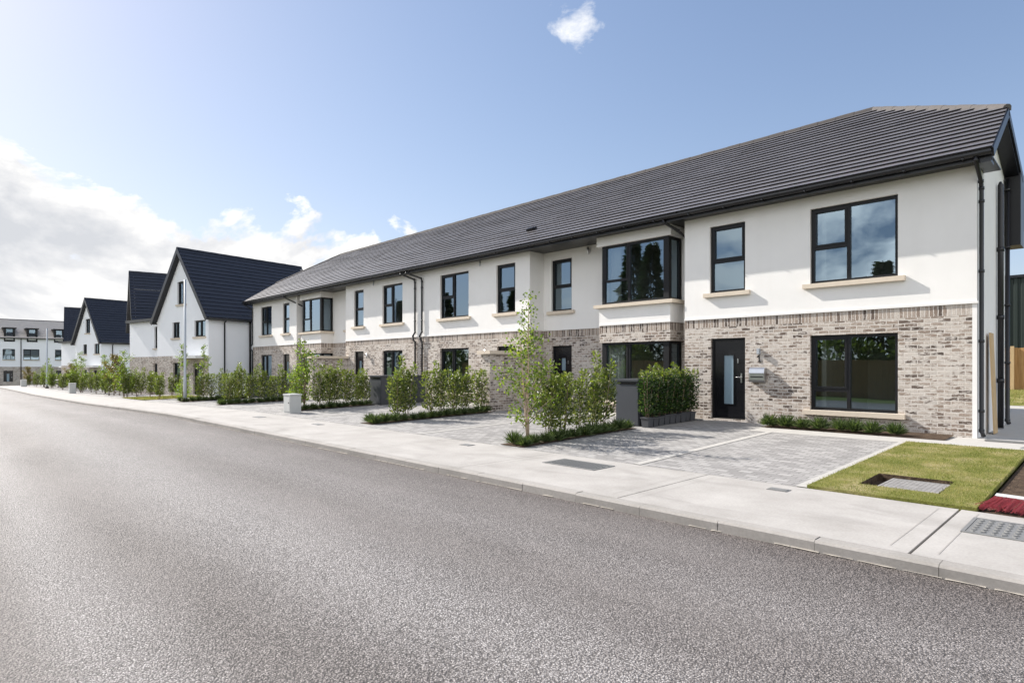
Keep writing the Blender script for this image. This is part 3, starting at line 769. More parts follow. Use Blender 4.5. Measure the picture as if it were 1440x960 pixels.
def flank(r,b,s,x,y0,y1,right):
    """short side wall at x between y0 and y1"""
    o,u=((x,y0,0),(0,1,0)) if right else ((x,y1,0),(0,-1,0))
    r.wall(o,u,y1-y0,5.27,(),.07,BEAD); b.wall(o,u,y1-y0,SOL0,(),.07,ZB0,uoff=.11); 
    k=len(s.uv); s.wall(o,u,y1-y0,BEAD,(),.07,SOL0,swap=True)
    for q in range(k,len(s.uv)): s.uv[q]=[(uu-SOL0+.004,v) for uu,v in s.uv[q]]
def interior(parent, org, x0,x1, y0=14.8, y1=18.2):
    m=MB(); a,b=x0+.12,x1-.12
    for z0,z1 in ((0.03,2.4),(2.72,5.18)):
        m.quad([(a,y1,z0),(b,y1,z0),(b,y1,z1),(a,y1,z1)]); m.quad([(a,y0,z0),(a,y1,z0),(a,y1,z1),(a,y0,z1)]); m.quad([(b,y1,z0),(b,y0,z0),(b,y0,z1),(b,y1,z1)])
        m.quad([(a,y0,z1),(a,y1,z1),(b,y1,z1),(b,y0,z1)])
        xm=(a+b)/2+.2; m.box(xm-.05,xm+.05,y0+.2,y1-.002,z0,z1-.002)
    m.build('interior','interior_wall',parent,org)
    f=MB(); f.quad([(a,y0-.3,.02),(b,y0-.3,.02),(b,y1,.02),(a,y1,.02)]); f.quad([(a,y0-.3,2.73),(b,y0-.3,2.73),(b,y1,2.73),(a,y1,2.73)]); f.build('interior_floor','interior_floor',parent,org)
def rear(t, org, x0, x1):
    r=MB(); r.wall((x1,23.2,0),(-1,0,0),x1-x0,5.27,(),.07,ZB0); r.build('rear_wall','white_render',t,org)
def lamp_bracket(parent, org, x, y, z, small=True):
    m=MB(); m.box(x-.03,x+.03,y-.03,y-.002,z-.05,z+.05); m.tube([(x,y-.03,z),(x,y-.09,z)],.012,6); m.tube([(x,y-.09,z-.11),(x,y-.09,z+.11)],.034,10)
    m.build('wall_lamp','brushed_steel',parent,org)

def house(label, x0, x1, ups, lows, end=None, low_kinds=None, group='terraced houses in the white and brick row'):
    org=((x0+x1)/2,YH,0); t=thing('terraced_house',label,'house',org,0,group)
    cs=.075 if end=='R' else 0
    xa=x0 if end!='L' else x0; r,b,s,bd=front(t,org,x0,x1,YH,[u[:4] for u in ups],[l[:4] for l in lows],cs)
    return t,org,r,b,s,bd
def finish(t,org,r,b,s,bd):
    r.build('render_wall','white_render',t,org); b.build('brick_wall','pale_brick',t,org); s.build('soldier_course','soldier_brick',t,org); bd.build('bead','white_render',t,org)

UW=(3.25,4.97); LW=(.37,2.07); DZ=(.03,2.08)
def flush_house(label,x0,x1,wide,nar,end=None,flank_r=None,flank_l=None,roofx=None):
    ups=[(*wide,*UW),(*nar,*UW)]; lows=[(*wide,*LW),(nar[0]+.03,nar[1],*DZ)]
    t,org,r,b,s,bd=house(label,x0,x1,ups,lows,end)
    if flank_r: flank(r,b,s,x1,YH,YW,True)
    if flank_l: flank(r,b,s,x0,YH,YW,False)
    rear(t,org,x0,x1-(.9 if end=='R' else 0))
    if end:
        xe=x1 if end=='R' else x0
        if end=='R':
            r.wall((xe,YH,0),(0,1,0),18.3-YH,5.27,(),.07,ZB0)
            r.quad([(xe,YH,5.27),(xe,18.3,5.27),(xe,18.3,6.02),(xe,PY,PZ-.13),(xe,14.55,5.68)])
            r.wall((xe,18.3,0),(-1,0,0),.9,6.0,(),.07,ZB0); r.wall((xe-.9,18.3,0),(0,1,0),4.9,5.3,(),.07,ZB0)
        else:
            r.wall((xe,23.2,0),(0,-1,0),23.2-YH,5.27,(),.07,ZB0)
            r.quad([(xe,YH,5.27),(xe,14.55,5.68),(xe,PY,PZ-.13),(xe,19.8,5.27)])
    finish(t,org,r,b,s,bd)
    for w,k,z in ((wide,'wide',UW),(nar,'narrow',UW),(wide,'low',LW)):
        frame_window(t,org,w[0],w[1],z[0],z[1],YH,k)
    front_door(t,org,nar[0]+.03,nar[1],*DZ,YH)
    a,bx=roofx or (x0,x1)
    terrace_roof(t,org,a,bx,end); interior(t,org,x0,x1)
    return t,org

# A: nearest house
tA,oA=flush_house('nearest end house of the row, door marked 1, steel letterbox beside a black door',-8.25,-2.0,(-5.06,-3.32),(-7.53,-6.59),'R',flank_l=True,roofx=(-8.25,XR))
downpipe(tA,oA,[(-1.955,EY-.03,5.30),(-1.955,EY-.03,5.22),(-1.945,14.52,4.93),(-1.94,14.56,4.8),(-1.94,14.56,.12),(-1.90,14.5,.02)],.038)
m=MB(); m.tube([(-1.925,16.95,.0),(-1.925,16.95,5.36),(-1.93,16.95,5.44)],[.055,.055,.02],12)
for z in (1.0,2.4,3.9): m.tube([(-1.925,16.95,z),(-1.925,16.95,z+.09)],.068,12)
m.build('soil_pipe','black_upvc',tA,oA)
downpipe(tA,oA,[(-1.93,18.1,5.75),(-1.93,18.1,.1),(-1.90,18.05,.03)],.045)
m=MB(); m.box(-1.99,-1.70,18.2,18.85,4.2,5.93); m.build('boxed_eaves','black_upvc',tA,oA)
# letterbox, number, lamp on the brick
m=MB()
for prof in [[(14.5,1.33),(14.40,1.335),(14.37,1.30),(14.345,1.20),(14.36,1.19),(14.36,1.03),(14.40,.985),(14.5,.985)]]:
    n=len(prof)
    for (ya,za),(yb,zb) in zip(prof,prof[1:]): m.quad([(-6.43,ya,za),(-6.43,yb,zb),(-6.06,yb,zb),(-6.06,ya,za)])
    for x in (-6.43,-6.06): m.quad([(x,ya-.0,za) for ya,za in prof])
lb=m.build('letterbox','brushed_steel',tA,oA)
m=MB(); m.box(-6.40,-6.09,14.352,14.359,1.10,1.125); m.build('letter_slot','door_black',lb,oA)
def digit_one(parent,org,x,y,z,h):
    m=MB(); w=.022; m.box(x-w/2,x+w/2,y-.018,y-.002,z,z+h); m.obox((x-.026,y-.0105,z+h*.83),(.026,0,.022),(0,.007,0),(-.006,0,.009)); m.box(x-.035,x+.035,y-.017,y-.003,z,z+.02)
    m.build('house_number','door_black',parent,org)
digit_one(tA,oA,-6.235,YH,1.47,.17)
m=MB(); m.box(-6.27,-6.20,14.44,14.498,1.66,1.80); m.box(-6.262,-6.208,14.40,14.44,1.665,1.795); m.build('wall_lamp','galvanised_steel',tA,oA)
m=MB(); m.box(-2.0,-1.965,14.95,15.0,.0,2.08); m.build('meter_duct','white_plastic',tA,oA)

# B: recessed house with corner bay, E: the same further down
def bay_house(label,x0,x1,wx,bx,door_right_of=None):
    org=((x0+x1)/2,YH,0); t=thing('terraced_house',label,'house',org,0,'terraced houses in the white and brick row')
    b0,b1=bx
    ups=[(*wx,3.23,4.97),(b0+.06,b1-.04,3.21,4.97)]; lows=[(wx[0]+.02,wx[1],.03,2.06),(b0+.06,b1-.04,.35,2.07)]
    r,b,s,bd=front(t,org,x0,x1,YW,ups,lows)
    rear(t,org,x0,x1); wall_r,wall_b,wall_s,wall_bd=r,b,s,bd; r,b,s,bd=MB(),MB(),MB(),MB()
    yf=YH+.02
    # bay: fascia box, apron, brick band, plinth
    fa=MB(); fa.box(b0-.08,b1+.04,yf-.03,YW-.002,4.97,5.25); fa.build('bay_fascia','white_render',t,org)
    r.wall((b0,yf,0),(1,0,0),b1-b0,3.11,(),.07,BEAD); flank_y=lambda mb,z0,z1,sw=False:(mb.wall((b1,yf,0),(0,1,0),YW-yf,z1,(),.07,z0,swap=sw),mb.wall((b0,YW,0),(0,-1,0),YW-yf,z1,(),.07,z0,swap=sw))
    flank_y(r,BEAD,3.11)
    k=len(s.uv); s.wall((b0,yf,0),(1,0,0),b1-b0,BEAD,(),.07,SOL0,swap=True); flank_y(s,SOL0,BEAD,True)
    for q in range(k,len(s.uv)): s.uv[q]=[(uu-SOL0+.004,v) for uu,v in s.uv[q]]
    b.wall((b0,yf,0),(1,0,0),b1-b0,SOL0,(),.07,2.07,uoff=.3); flank_y(b,2.07,SOL0); b.quad([(b0,YW,2.07),(b1,YW,2.07),(b1,yf,2.07),(b0,yf,2.07)][::1])
    pl=MB(); pl.wall((b0,yf,0),(1,0,0),b1-b0,.27,(),.07,ZB0,uoff=.3); flank_y(pl,ZB0,.27); pl.build('bay_plinth','pale_brick',t,org)
    bd.box(b0,b1+.02,yf-.024,yf-.001,BEAD-.012,BEAD+.03); bd.box(b1+.001,b1+.024,yf,YW-.03,BEAD-.012,BEAD+.03)
    finish(t,org,wall_r,wall_b,wall_s,wall_bd)
    r.build('bay_render','white_render',t,org); b.build('bay_brickwork','pale_brick',t,org); s.build('bay_soldier_course','soldier_brick',t,org); bd.build('bay_bead','white_render',t,org)
    for z0,z1 in ((3.21,4.968),(.35,2.068)):
        f=MB(); g=MB(); xa,xb=b0+.07,b1-.07; ya=yf+.05; tt=.07
        def bar(a,c,y0,y1,p,q): f.box(a,c,y0,y1,p,q)
        cp=.17
        bar(xa,xa+.10,ya,ya+.10,z0,z1); bar(xb-cp,xb,ya,ya+.14,z0,z1)                   # posts
        xm=xa+.10+(xb-cp-xa-.10)*.43; zt=z0+(.40 if z0>2 else .42)*(z1-z0)
        bar(xa+.10,xb-cp,ya+.01,ya+.08,z0,z0+tt); bar(xa+.10,xb-cp,ya+.01,ya+.08,z1-tt,z1); bar(xm-.04,xm+.04,ya+.01,ya+.08,z0+tt,z1-tt)
        if z0>2: bar(xa+.10,xm-.04,ya+.01,ya+.08,zt-.035,zt+.035); bar(xa+.10,xa+.15,ya-.002,ya+.07,zt+.035,z1-tt); bar(xm-.09,xm-.04,ya-.002,ya+.07,zt+.035,z1-tt)
        else: bar(xa+.10,xa+.16,ya-.002,ya+.07,z0+tt,z1-tt); bar(xm-.10,xm-.04,ya-.002,ya+.07,z0+tt,z1-tt)
        for xs in (xb,xa+.07):                                                          # returns
            bar(xs-.07,xs,ya+.14,YW,z0,z0+tt); bar(xs-.07,xs,ya+.14,YW,z1-tt,z1); bar(xs-.07,xs,YW-.09,YW-.002,z0+tt,z1-tt)
        w=f.build('bay_window','anthracite_frame',t,org)
        g.quad([(xa+.05,ya+.05,z0+.03),(xb-.1,ya+.05,z0+.03),(xb-.1,ya+.05,z1-.03),(xa+.05,ya+.05,z1-.03)])
        g.quad([(xb-.035,ya+.1,z0+.03),(xb-.035,YW-.05,z0+.03),(xb-.035,YW-.05,z1-.03),(xb-.035,ya+.1,z1-.03)])
        g.quad([(xa+.035,YW-.05,z0+.03),(xa+.035,ya+.1,z0+.03),(xa+.035,ya+.1,z1-.03),(xa+.035,YW-.05,z1-.03)])
        g.build('pane','window_glass',w,org)
        s=MB(); s.box(b0-.14,b1+.13,yf-.11,YW-.002,z0-.10,z0-.003); s.build('sill','sandstone',w,org)
    frame_window(t,org,*wx,3.23,4.97,YW,'narrow')
    front_door(t,org,wx[0]+.02,wx[1],.03,2.06,YW,strip_x=(.40,.62),strip_z=(1.2,1.62))
    terrace_roof(t,org,x0,x1); interior(t,org,x0,x1,15.5)
    lamp_bracket(t,org,wx[1]+.75,YW,5.08)
    return t,org
tB,oB=bay_house('recessed house between the nearest end house and brick bin wall, with corner bay window',-14.03,-8.25,(-13.68,-12.78),(-11.12,-8.70))
def curtain(parent,org,x0,x1,y,z0,z1):
    m=MB(); n=24
    for i in range(n):
        a=x0+(x1-x0)*i/n; b=x0+(x1-x0)*(i+1)/n
        ya=y+.03*math.sin(i*1.9); yb=y+.03*math.sin((i+1)*1.9)
        m.quad([(a,ya,z0),(b,yb,z0),(b,yb,z1),(a,ya,z1)],smooth=True)
    m.build('curtain','curtain_white',parent,org)
curtain(tB,oB,-11.0,-10.45,14.86,.3,2.1); curtain(tB,oB,-10.95,-10.6,14.9,3.2,4.98)
downpipe(tB,oB,[(-8.62,EY-.03,5.30),(-8.60,EY-.01,5.2),(-8.42,14.45,5.02),(-8.32,14.85,4.8),(-8.31,14.9,.0)])
tC,oC=flush_house('projecting house just left of the brick bin wall, its door hidden behind that wall',-20.34,-14.03,(-18.98,-17.23),(-15.69,-14.73),flank_r=True)
m=MB(); k=21.06; vp=(-14.6,15.2,EZ+SL*(15.2-EY)); U=Vector(UP); N=Vector((1,0,0)).cross(U)
m.obox(Vector(vp)+N*.05,(.17,0,0),U*.10,N*.035); m.obox(Vector(vp)+N*.09-U*.05,(.14,0,0),U*.045,N*.02); m.build('roof_vent','black_upvc',tC,oC)
for x,par,oo in ((-20.13,tC,oC),): downpipe(par,oo,[(x-.50,EY-.03,5.30),(x-.50,EY-.03,5.2),(x-.02,14.42,4.98),(x,14.44,4.85),(x,14.44,2.78),(x-.08,14.40,2.64),(x-.08,14.40,2.5),(x,14.45,2.38),(x,14.45,0)])
tD,oD=flush_house('projecting middle house whose two downpipes run down beside its wide upper window',-26.5,-20.34,(-23.2,-21.62),(-25.7,-24.83),flank_l=True)
x=-20.62; downpipe(tD,oD,[(x-.42,EY-.03,5.30),(x-.42,EY-.03,5.2),(x-.02,14.42,4.98),(x,14.44,4.85),(x,14.44,2.78),(x-.08,14.40,2.64),(x-.08,14.40,2.5),(x,14.45,2.38),(x,14.45,0)])
tE,oE=bay_house('recessed house with a corner bay window next to the far end house',-31.95,-26.5,(-27.75,-26.85),(-31.45,-29.1))
tF,oF=flush_house('far end house of the white and brick row, beside the gabled houses',-38.2,-31.95,(-36.91,-35.32),(-33.74,-32.87),'L',flank_r=True,roofx=(XL,-31.95))
downpipe(tF,oF,[(-32.6,EY-.03,5.30),(-32.55,EY,5.2),(-31.85,14.7,4.75),(-31.80,14.95,4.6),(-31.80,14.95,.0)])
x=-38.13; downpipe(tF,oF,[(x-.3,EY-.03,5.30),(x-.25,EY,5.2),(x,14.42,4.95),(x,14.44,4.8),(x,14.44,2.75),(x-.12,14.38,2.6),(x-.12,14.38,2.48),(x,14.45,2.36),(x,14.45,-.3)])
for t,o,x in ((tC,oC,-16.9),(tD,oD,-24.2),(tC,oC,-17.0+1.0)):
    pass
for t,o,x in ((tC,oC,-16.55),(tD,oD,-23.9)):
    m=MB(); m.tube([(x,YH-.02,5.24),(x,YH-.05,5.05)],.022,6); m.build('wall_lamp','galvanised_steel',t,o)
for t,o,x in ((tC,oC,-16.2),(tD,oD,-24.4)): lamp_bracket(t,o,x,YH,1.85)

# ------------------------------------------------------------------ brick bin walls, bin stores
def bin_wall(label,x0,x1,y0,zg):
    t=thing('brick_wall',label,'wall',((x0+x1)/2,y0,zg),0,'brick bin walls between the front doors'); o=t.location
    b=MB(); y1=YH-.004
    b.wall((x0,y0,0),(1,0,0),x1-x0,1.75,(),.07,zg-.2); b.wall((x1,y0,0),(0,1,0),y1-y0,1.75,(),.07,zg-.2,uoff=.1); b.wall((x0,y1,0),(0,-1,0),y1-y0,1.75,(),.07,zg-.2)
    b.build('brickwork','pale_brick',t,o)
    c=MB(); c.box(x0-.09,x1+.09,y0-.09,y1,1.752,1.86); c.build('coping','sandstone',t,o)
bin_wall('brick wall with a stone coping that ends the second bed, nearer of the two',-14.27,-13.84,12.52,-.06)
bin_wall('brick wall with a stone coping half hidden by leaves far along the row',-26.72,-26.3,12.7,-.2)
def bin_store(label,x0,x1,y0,y1,zt):
    zg=gz((x0+x1)/2,y0); t=thing('bin_store',label,'bin store',((x0+x1)/2,y0,zg),0,'dark grey bin stores'); o=t.location
    b=MB(); b.box(x0+.03,x1,y0+.02,y1,zg-.03,zt-.05); b.build('body','bin_store_grey',t,o)
    d=MB(); d.box(x0,x1-.02,y0,y0+.018,zg+.03,zt-.14); d.build('door','bin_store_grey',t,o)
    s=MB(); s.box(x0+.10,x1-.10,y0+.010,y0+.019,zt-.125,zt-.085); s.build('handle_slot','door_black',t,o)
    l=MB(); l.quad([(x0-.03,y0-.04,zt-.05),(x1+.03,y0-.04,zt-.05),(x1+.03,y0-.04,zt-.02),(x0-.03,y0-.04,zt-.02)]); 
    l.box(x0-.03,x1+.03,y0-.038,y1+.01,zt-.048,zt-.0); l.build('lid','cabinet_grey' if False else 'bin_store_grey',t,o)
bin_store('dark grey bin store behind the potted laurels, nearest to the camera',-8.68,-8.03,12.0,14.1,1.06)
bin_store('dark grey bin store standing behind the second bed of laurels',-19.98,-19.15,11.9,13.9,1.03)
bin_store('dark grey bin store almost hidden by hedge at the far end of the row',-32.6,-31.9,12.0,13.9,.85)

def cabinet(label,x,y,w,d,h,group='grey utility cabinets along the pavement'):
    zg=gz(x,y); t=thing('utility_cabinet',label,'utility cabinet',(x,y,zg),0,group); o=(x,y,zg)
    b=MB(); b.box(x-w/2,x+w/2,y-d/2,y+d/2,zg-.05,zg+h-.05); b.build('body','cabinet_grey',t,o)
    l=MB(); l.box(x-w/2-.02,x+w/2+.02,y-d/2-.02,y+d/2+.02,zg+h-.048,zg+h); l.build('lid','cabinet_grey',t,o)
    dr=MB(); dr.box(x-w/2+.03,x+w/2-.03,y-d/2-.014,y-d/2-.002,zg+.06,zg+h-.09); dr.build('door','cabinet_grey',t,o)
    k=MB(); k.tube([(x+w/2-.09,y-d/2-.014,zg+h*.55),(x+w/2-.09,y-d/2-.03,zg+h*.55)],.018,8); k.build('lock','door_black',t,o)
cabinet('pale grey utility cabinet in front of the third bed, nearest of the cabinets',-18.93,8.45,.50,.36,.62)
cabinet('small grey utility cabinet far along the pavement in front of the gabled houses',-57.4,7.95,.6,.4,.8)
cabinet('tiny grey utility cabinet at the far end of the pavement by the white block',-92,8.0,.9,.5,.85)

def lamp_post(label,x,y,h,r=.062):
    zg=gz(x,y); t=thing('lamp_post',label,'lamp post',(x,y,zg),0,'bare steel lamp posts'); o=(x,y,zg)
    m=MB(); m.tube([(x,y,zg-.1),(x,y,zg+1.15),(x,y,zg+1.2),(x,y,zg+h)],[r*1.18,r*1.18,r*.95,r*.72],14); m.build('pole','galvanised_steel',t,o)
    d=MB(); d.box(x-.04,x+.04,y-r*1.18-.006,y-r*1.1,zg+.5,zg+.95); d.build('access_door','cabinet_grey',t,o)
    f=MB(); f.box(x-.14,x+.14,y-.14,y+.14,zg-.02,zg+.16); f.build('base','dark_bark',t,o)
lamp_post('tall bare grey lamp post in front of the big white gable',-31.35,8.72,5.85)
lamp_post('distant thin lamp post in front of the far white block',-76.5,8.5,6.1,.085)

# ------------------------------------------------------------------ covers in the pavement and lawn
def ribs(mb,x0,x1,y0,y1,z,pitch,ang,w,h):
    d=Vector((math.cos(ang),math.sin(ang),0)); n=Vector((-d.y,d.x,0)); c=Vector(((x0+x1)/2,(y0+y1)/2,z)); L=(x1-x0)+(y1-y0)
    k=int(L/pitch)
    for i in range(-k,k+1):
        # clip the line to the rectangle
        p=c+n*(i*pitch); ts=[]
        t0,t1=-1e9,1e9
        for a,b,lo,hi in ((p.x,d.x,x0,x1),(p.y,d.y,y0,y1)):
            if abs(b)<1e-6:
                if not lo<a<hi: t0,t1=1,0
                continue
            u,v=sorted(((lo-a)/b,(hi-a)/b)); t0,t1=max(t0,u),min(t1,v)
        if t1-t0>.04: q=p+d*((t0+t1)/2); mb.obox((q.x,q.y,z+h/2),d*((t1-t0)/2-.008),n*w/2,(0,0,h/2))
def cover(label,x0,x1,y0,y1,z,pattern,lid='cover_steel'):
    t=thing('manhole_cover',label,'manhole cover',((x0+x1)/2,(y0+y1)/2,z)); o=((x0+x1)/2,(y0+y1)/2,z)
    f=MB(); w=.03
    for q in ((x0,x1,y0,y0+w),(x0,x1,y1-w,y1),(x0,x0+w,y0+w,y1-w),(x1-w,x1,y0+w,y1-w)): f.box(*q,z-.03,z+.006)
    f.build('frame',lid,t,o)
    l=MB(); l.box(x0+w+.004,x1-w-.004,y0+w+.004,y1-w-.004,z-.03,z+.003)
    a,b,c,d=x0+w+.02,x1-w-.02,y0+w+.02,y1-w-.02
    if pattern=='ribs': ribs(l,a,b,c,d,z+.003,.048,math.pi*.5+.35,.020,.008)
    elif pattern=='chevron':
        i=0; x=a+.03
        while x<b:
            y=c+.03; j=0
            while y<d:
                an=.6 if (i+j)%2 else 2.2; dv=Vector((math.cos(an),math.sin(an),0)); nv=Vector((-dv.y,dv.x,0)); l.obox((x,y,z+.007),dv*.022,nv*.008,(0,0,.004)); y+=.055; j+=1
            x+=.075; i+=1
    elif pattern=='studs':
        x=a+.03; j=0
        while x<b:
            y=c+.03
            while y<d: l.box(x-.010,x+.010,y-.012,y+.012,z+.003,z+.0055); y+=.05
            x+=.05; j+=1
    l.build('lid',lid,t,o); return t
zc=ZP+.004
cover('dark ribbed metal cover in the pavement in front of the nearest driveway',-6.43,-5.42,6.93,7.47,zc,'ribs')
cover('grey patterned metal cover in the pavement beside the red broom',-1.06,-.28,6.78,7.50,zc,'chevron')
cover('pale worn metal cover sunk in a square hole in the turf',-2.16,-1.53,8.39,9.19,-.132,'studs','old_lid')
def small_cover(label,x,y,w,d,zz=None):
    z=(gz(x,y) if zz is None else zz)+.004
    t=thing('stopcock_cover',label,'manhole cover',(x,y,z),0,'small covers in the pavement'); o=(x,y,z)
    f=MB(); f.box(x-w/2,x+w/2,y-d/2,y+d/2,z-.02,z+.003); f.build('frame','cover_steel',t,o)
    l=MB(); l.box(x-w/2+.02,x+w/2-.02,y-d/2+.02,y+d/2-.02,z+.0035,z+.007); l.build('lid','cover_steel',t,o)
small_cover('small grey cover in the pavement just left of the turf corner',-2.98,7.49,.24,.16,ZP)
small_cover('small grey cover in the pavement in front of the young birch',-8.9,7.45,.28,.18,ZP)
small_cover('small grey cover in the pavement below the nearest utility cabinet',-18.2,7.1,.45,.25,ZP)
small_cover('small grey cover in the pavement right of the nearest utility cabinet',-14.8,7.3,.35,.2,ZP)
small_cover('small grey drain cover on the path before the nearest front door',-7.75,14.22,.30,.18,-.002)
small_cover('small grey cover on the path at the corner of the alley',-1.45,14.1,.75,.16,-.005)
small_cover('small grey cover on the pale path behind the turf corner',-1.0,13.35,.5,.2,-.03)
small_cover('square grey cover in the second driveway from the left of the nearest cabinet',-17.9,9.3,.55,.35)

# ------------------------------------------------------------------ broom
t=thing('broom','red bristled broom head lying at the edge of the turf and bare soil','broom',(-.75,8.15,-.15)); o=(-.75,8.15,-.15)
h=MB(); h.obox((-.62,8.365,-.032),(.46,-.06,0),(.005,.028,.010),(0,-.004,.013)); h.tube([(-.62,8.37,-.02),(-.60,8.44,.02)],.022,8); h.build('head','cabinet_grey',t,o)
bm_=MB(); rr=random.Random(9)
for i in range(34):
    u0=-.45+.9*i/33; sp=Vector((rr.uniform(-.09,.0)+u0*.14,-.26+rr.uniform(-.03,.03),-.085+rr.uniform(-.025,.02)))
    for k in range(22):
        a=Vector((-.62+u0+rr.uniform(-.007,.007), 8.345-.06*u0/.46+rr.uniform(-.025,.025),-.04+rr.uniform(-.01,.012)))
        b=a+sp*rr.uniform(.85,1.06)+Vector((rr.gauss(0,.012),rr.gauss(0,.012),rr.gauss(0,.010)))
        b.z=max(b.z,-.150); w=.0028; s_=Vector((w,0,0)); uz=Vector((0,.3*w,w))
        bm_.quad([a-s_,a+s_,b+s_*1.2,b-s_*1.2]); bm_.quad([a-uz,a+uz,b+uz*1.2,b-uz*1.2])
bm_.build('bristles','red_bristle',t,o)
hd=MB(); hd.tube([(-.60,8.44,.02),(.05,9.75,.06)],.013,8); hd.build('handle','timber_pale',t,o); t.location.x+=.10; t.location.y-=.16; t.location.z-=.004

# ------------------------------------------------------------------ alley, fence, shed
t=thing('timber_board','pale timber board leaning on the gable wall beside the corner downpipe','board',(-1.93,15.8,0)); m=MB()
m.obox((-1.90,15.72,1.02),(.014,0,.0),(0,.20,0),(-.035,0,1.03)); m.build('board','timber_pale',t,(-1.93,15.8,0))
FG='timber fence panels behind the alley'
t=thing('timber_fence','orange brown timber fence at the end of the alley beside the nearest house','fence',(0,32,.4))
m=MB(); x=-7.0; i=0
while x<7: m.box(x,x+.118,31.99+(.018 if i%2 else 0),32.01+(.018 if i%2 else 0),.42,2.12+.01*(i%3)); x+=.10; i+=1
m.build('boards','fence_timber',t,(0,32,.4))
for x in (-6.5,-4.9,-3.25,-1.6,.0,1.6,3.2): 
    m=MB(); m.box(x-.06,x+.06,31.86,31.97,.35,2.2); m.build('post','timber_pale',t,(0,32,.4))
t=thing('storage_shed','large dark green clad shed behind the timber fence','shed',(0,42,.4)); m=MB()
i=0; x=-9.0
while x<12: 
    m.quad([(x,42,.3),(x+.14,42,.3),(x+.14,42,6.15),(x,42,6.15)]); m.quad([(x+.14,42,.3),(x+.18,42.05,.3),(x+.18,42.05,6.15),(x+.14,42,6.15)]); m.quad([(x+.18,42.05,.3),(x+.26,42.05,.3),(x+.26,42.05,6.15),(x+.18,42.05,6.15)]); m.quad([(x+.26,42.05,.3),(x+.3,42,.3),(x+.3,42,6.15),(x+.26,42.05,6.15)]); x+=.3
m.box(-9,12,42.06,52,.3,6.1); m.build('cladding','green_cladding',t,(0,42,.4))
m=MB(); m.box(-9.1,12.1,41.9,52.1,6.151,6.3); m.build('roof','black_upvc',t,(0,42,.4))
def grass_strip(n):
    x=RNG.uniform(-6,5,n); y=RNG.uniform(27.2,31.9,n); z=-.36+ .7*(y-27)/5
    return np.stack([x,y,np.maximum(z,-.0)],1)
mb=MB(); strip(mb,[-8,-2,8],[(27.2,0),(31.95,0)],lambda x,y:-.0+.42*(y-27.2)/4.75); structure(mb,'verge','turf')
blades('grass',5000,lambda n:(lambda x,y:np.stack([x,y,.42*(y-27.2)/4.75],1))(RNG.uniform(-6,5,n),RNG.uniform(27.2,31.9,n)),.05,.16,.02,'grass_blade')

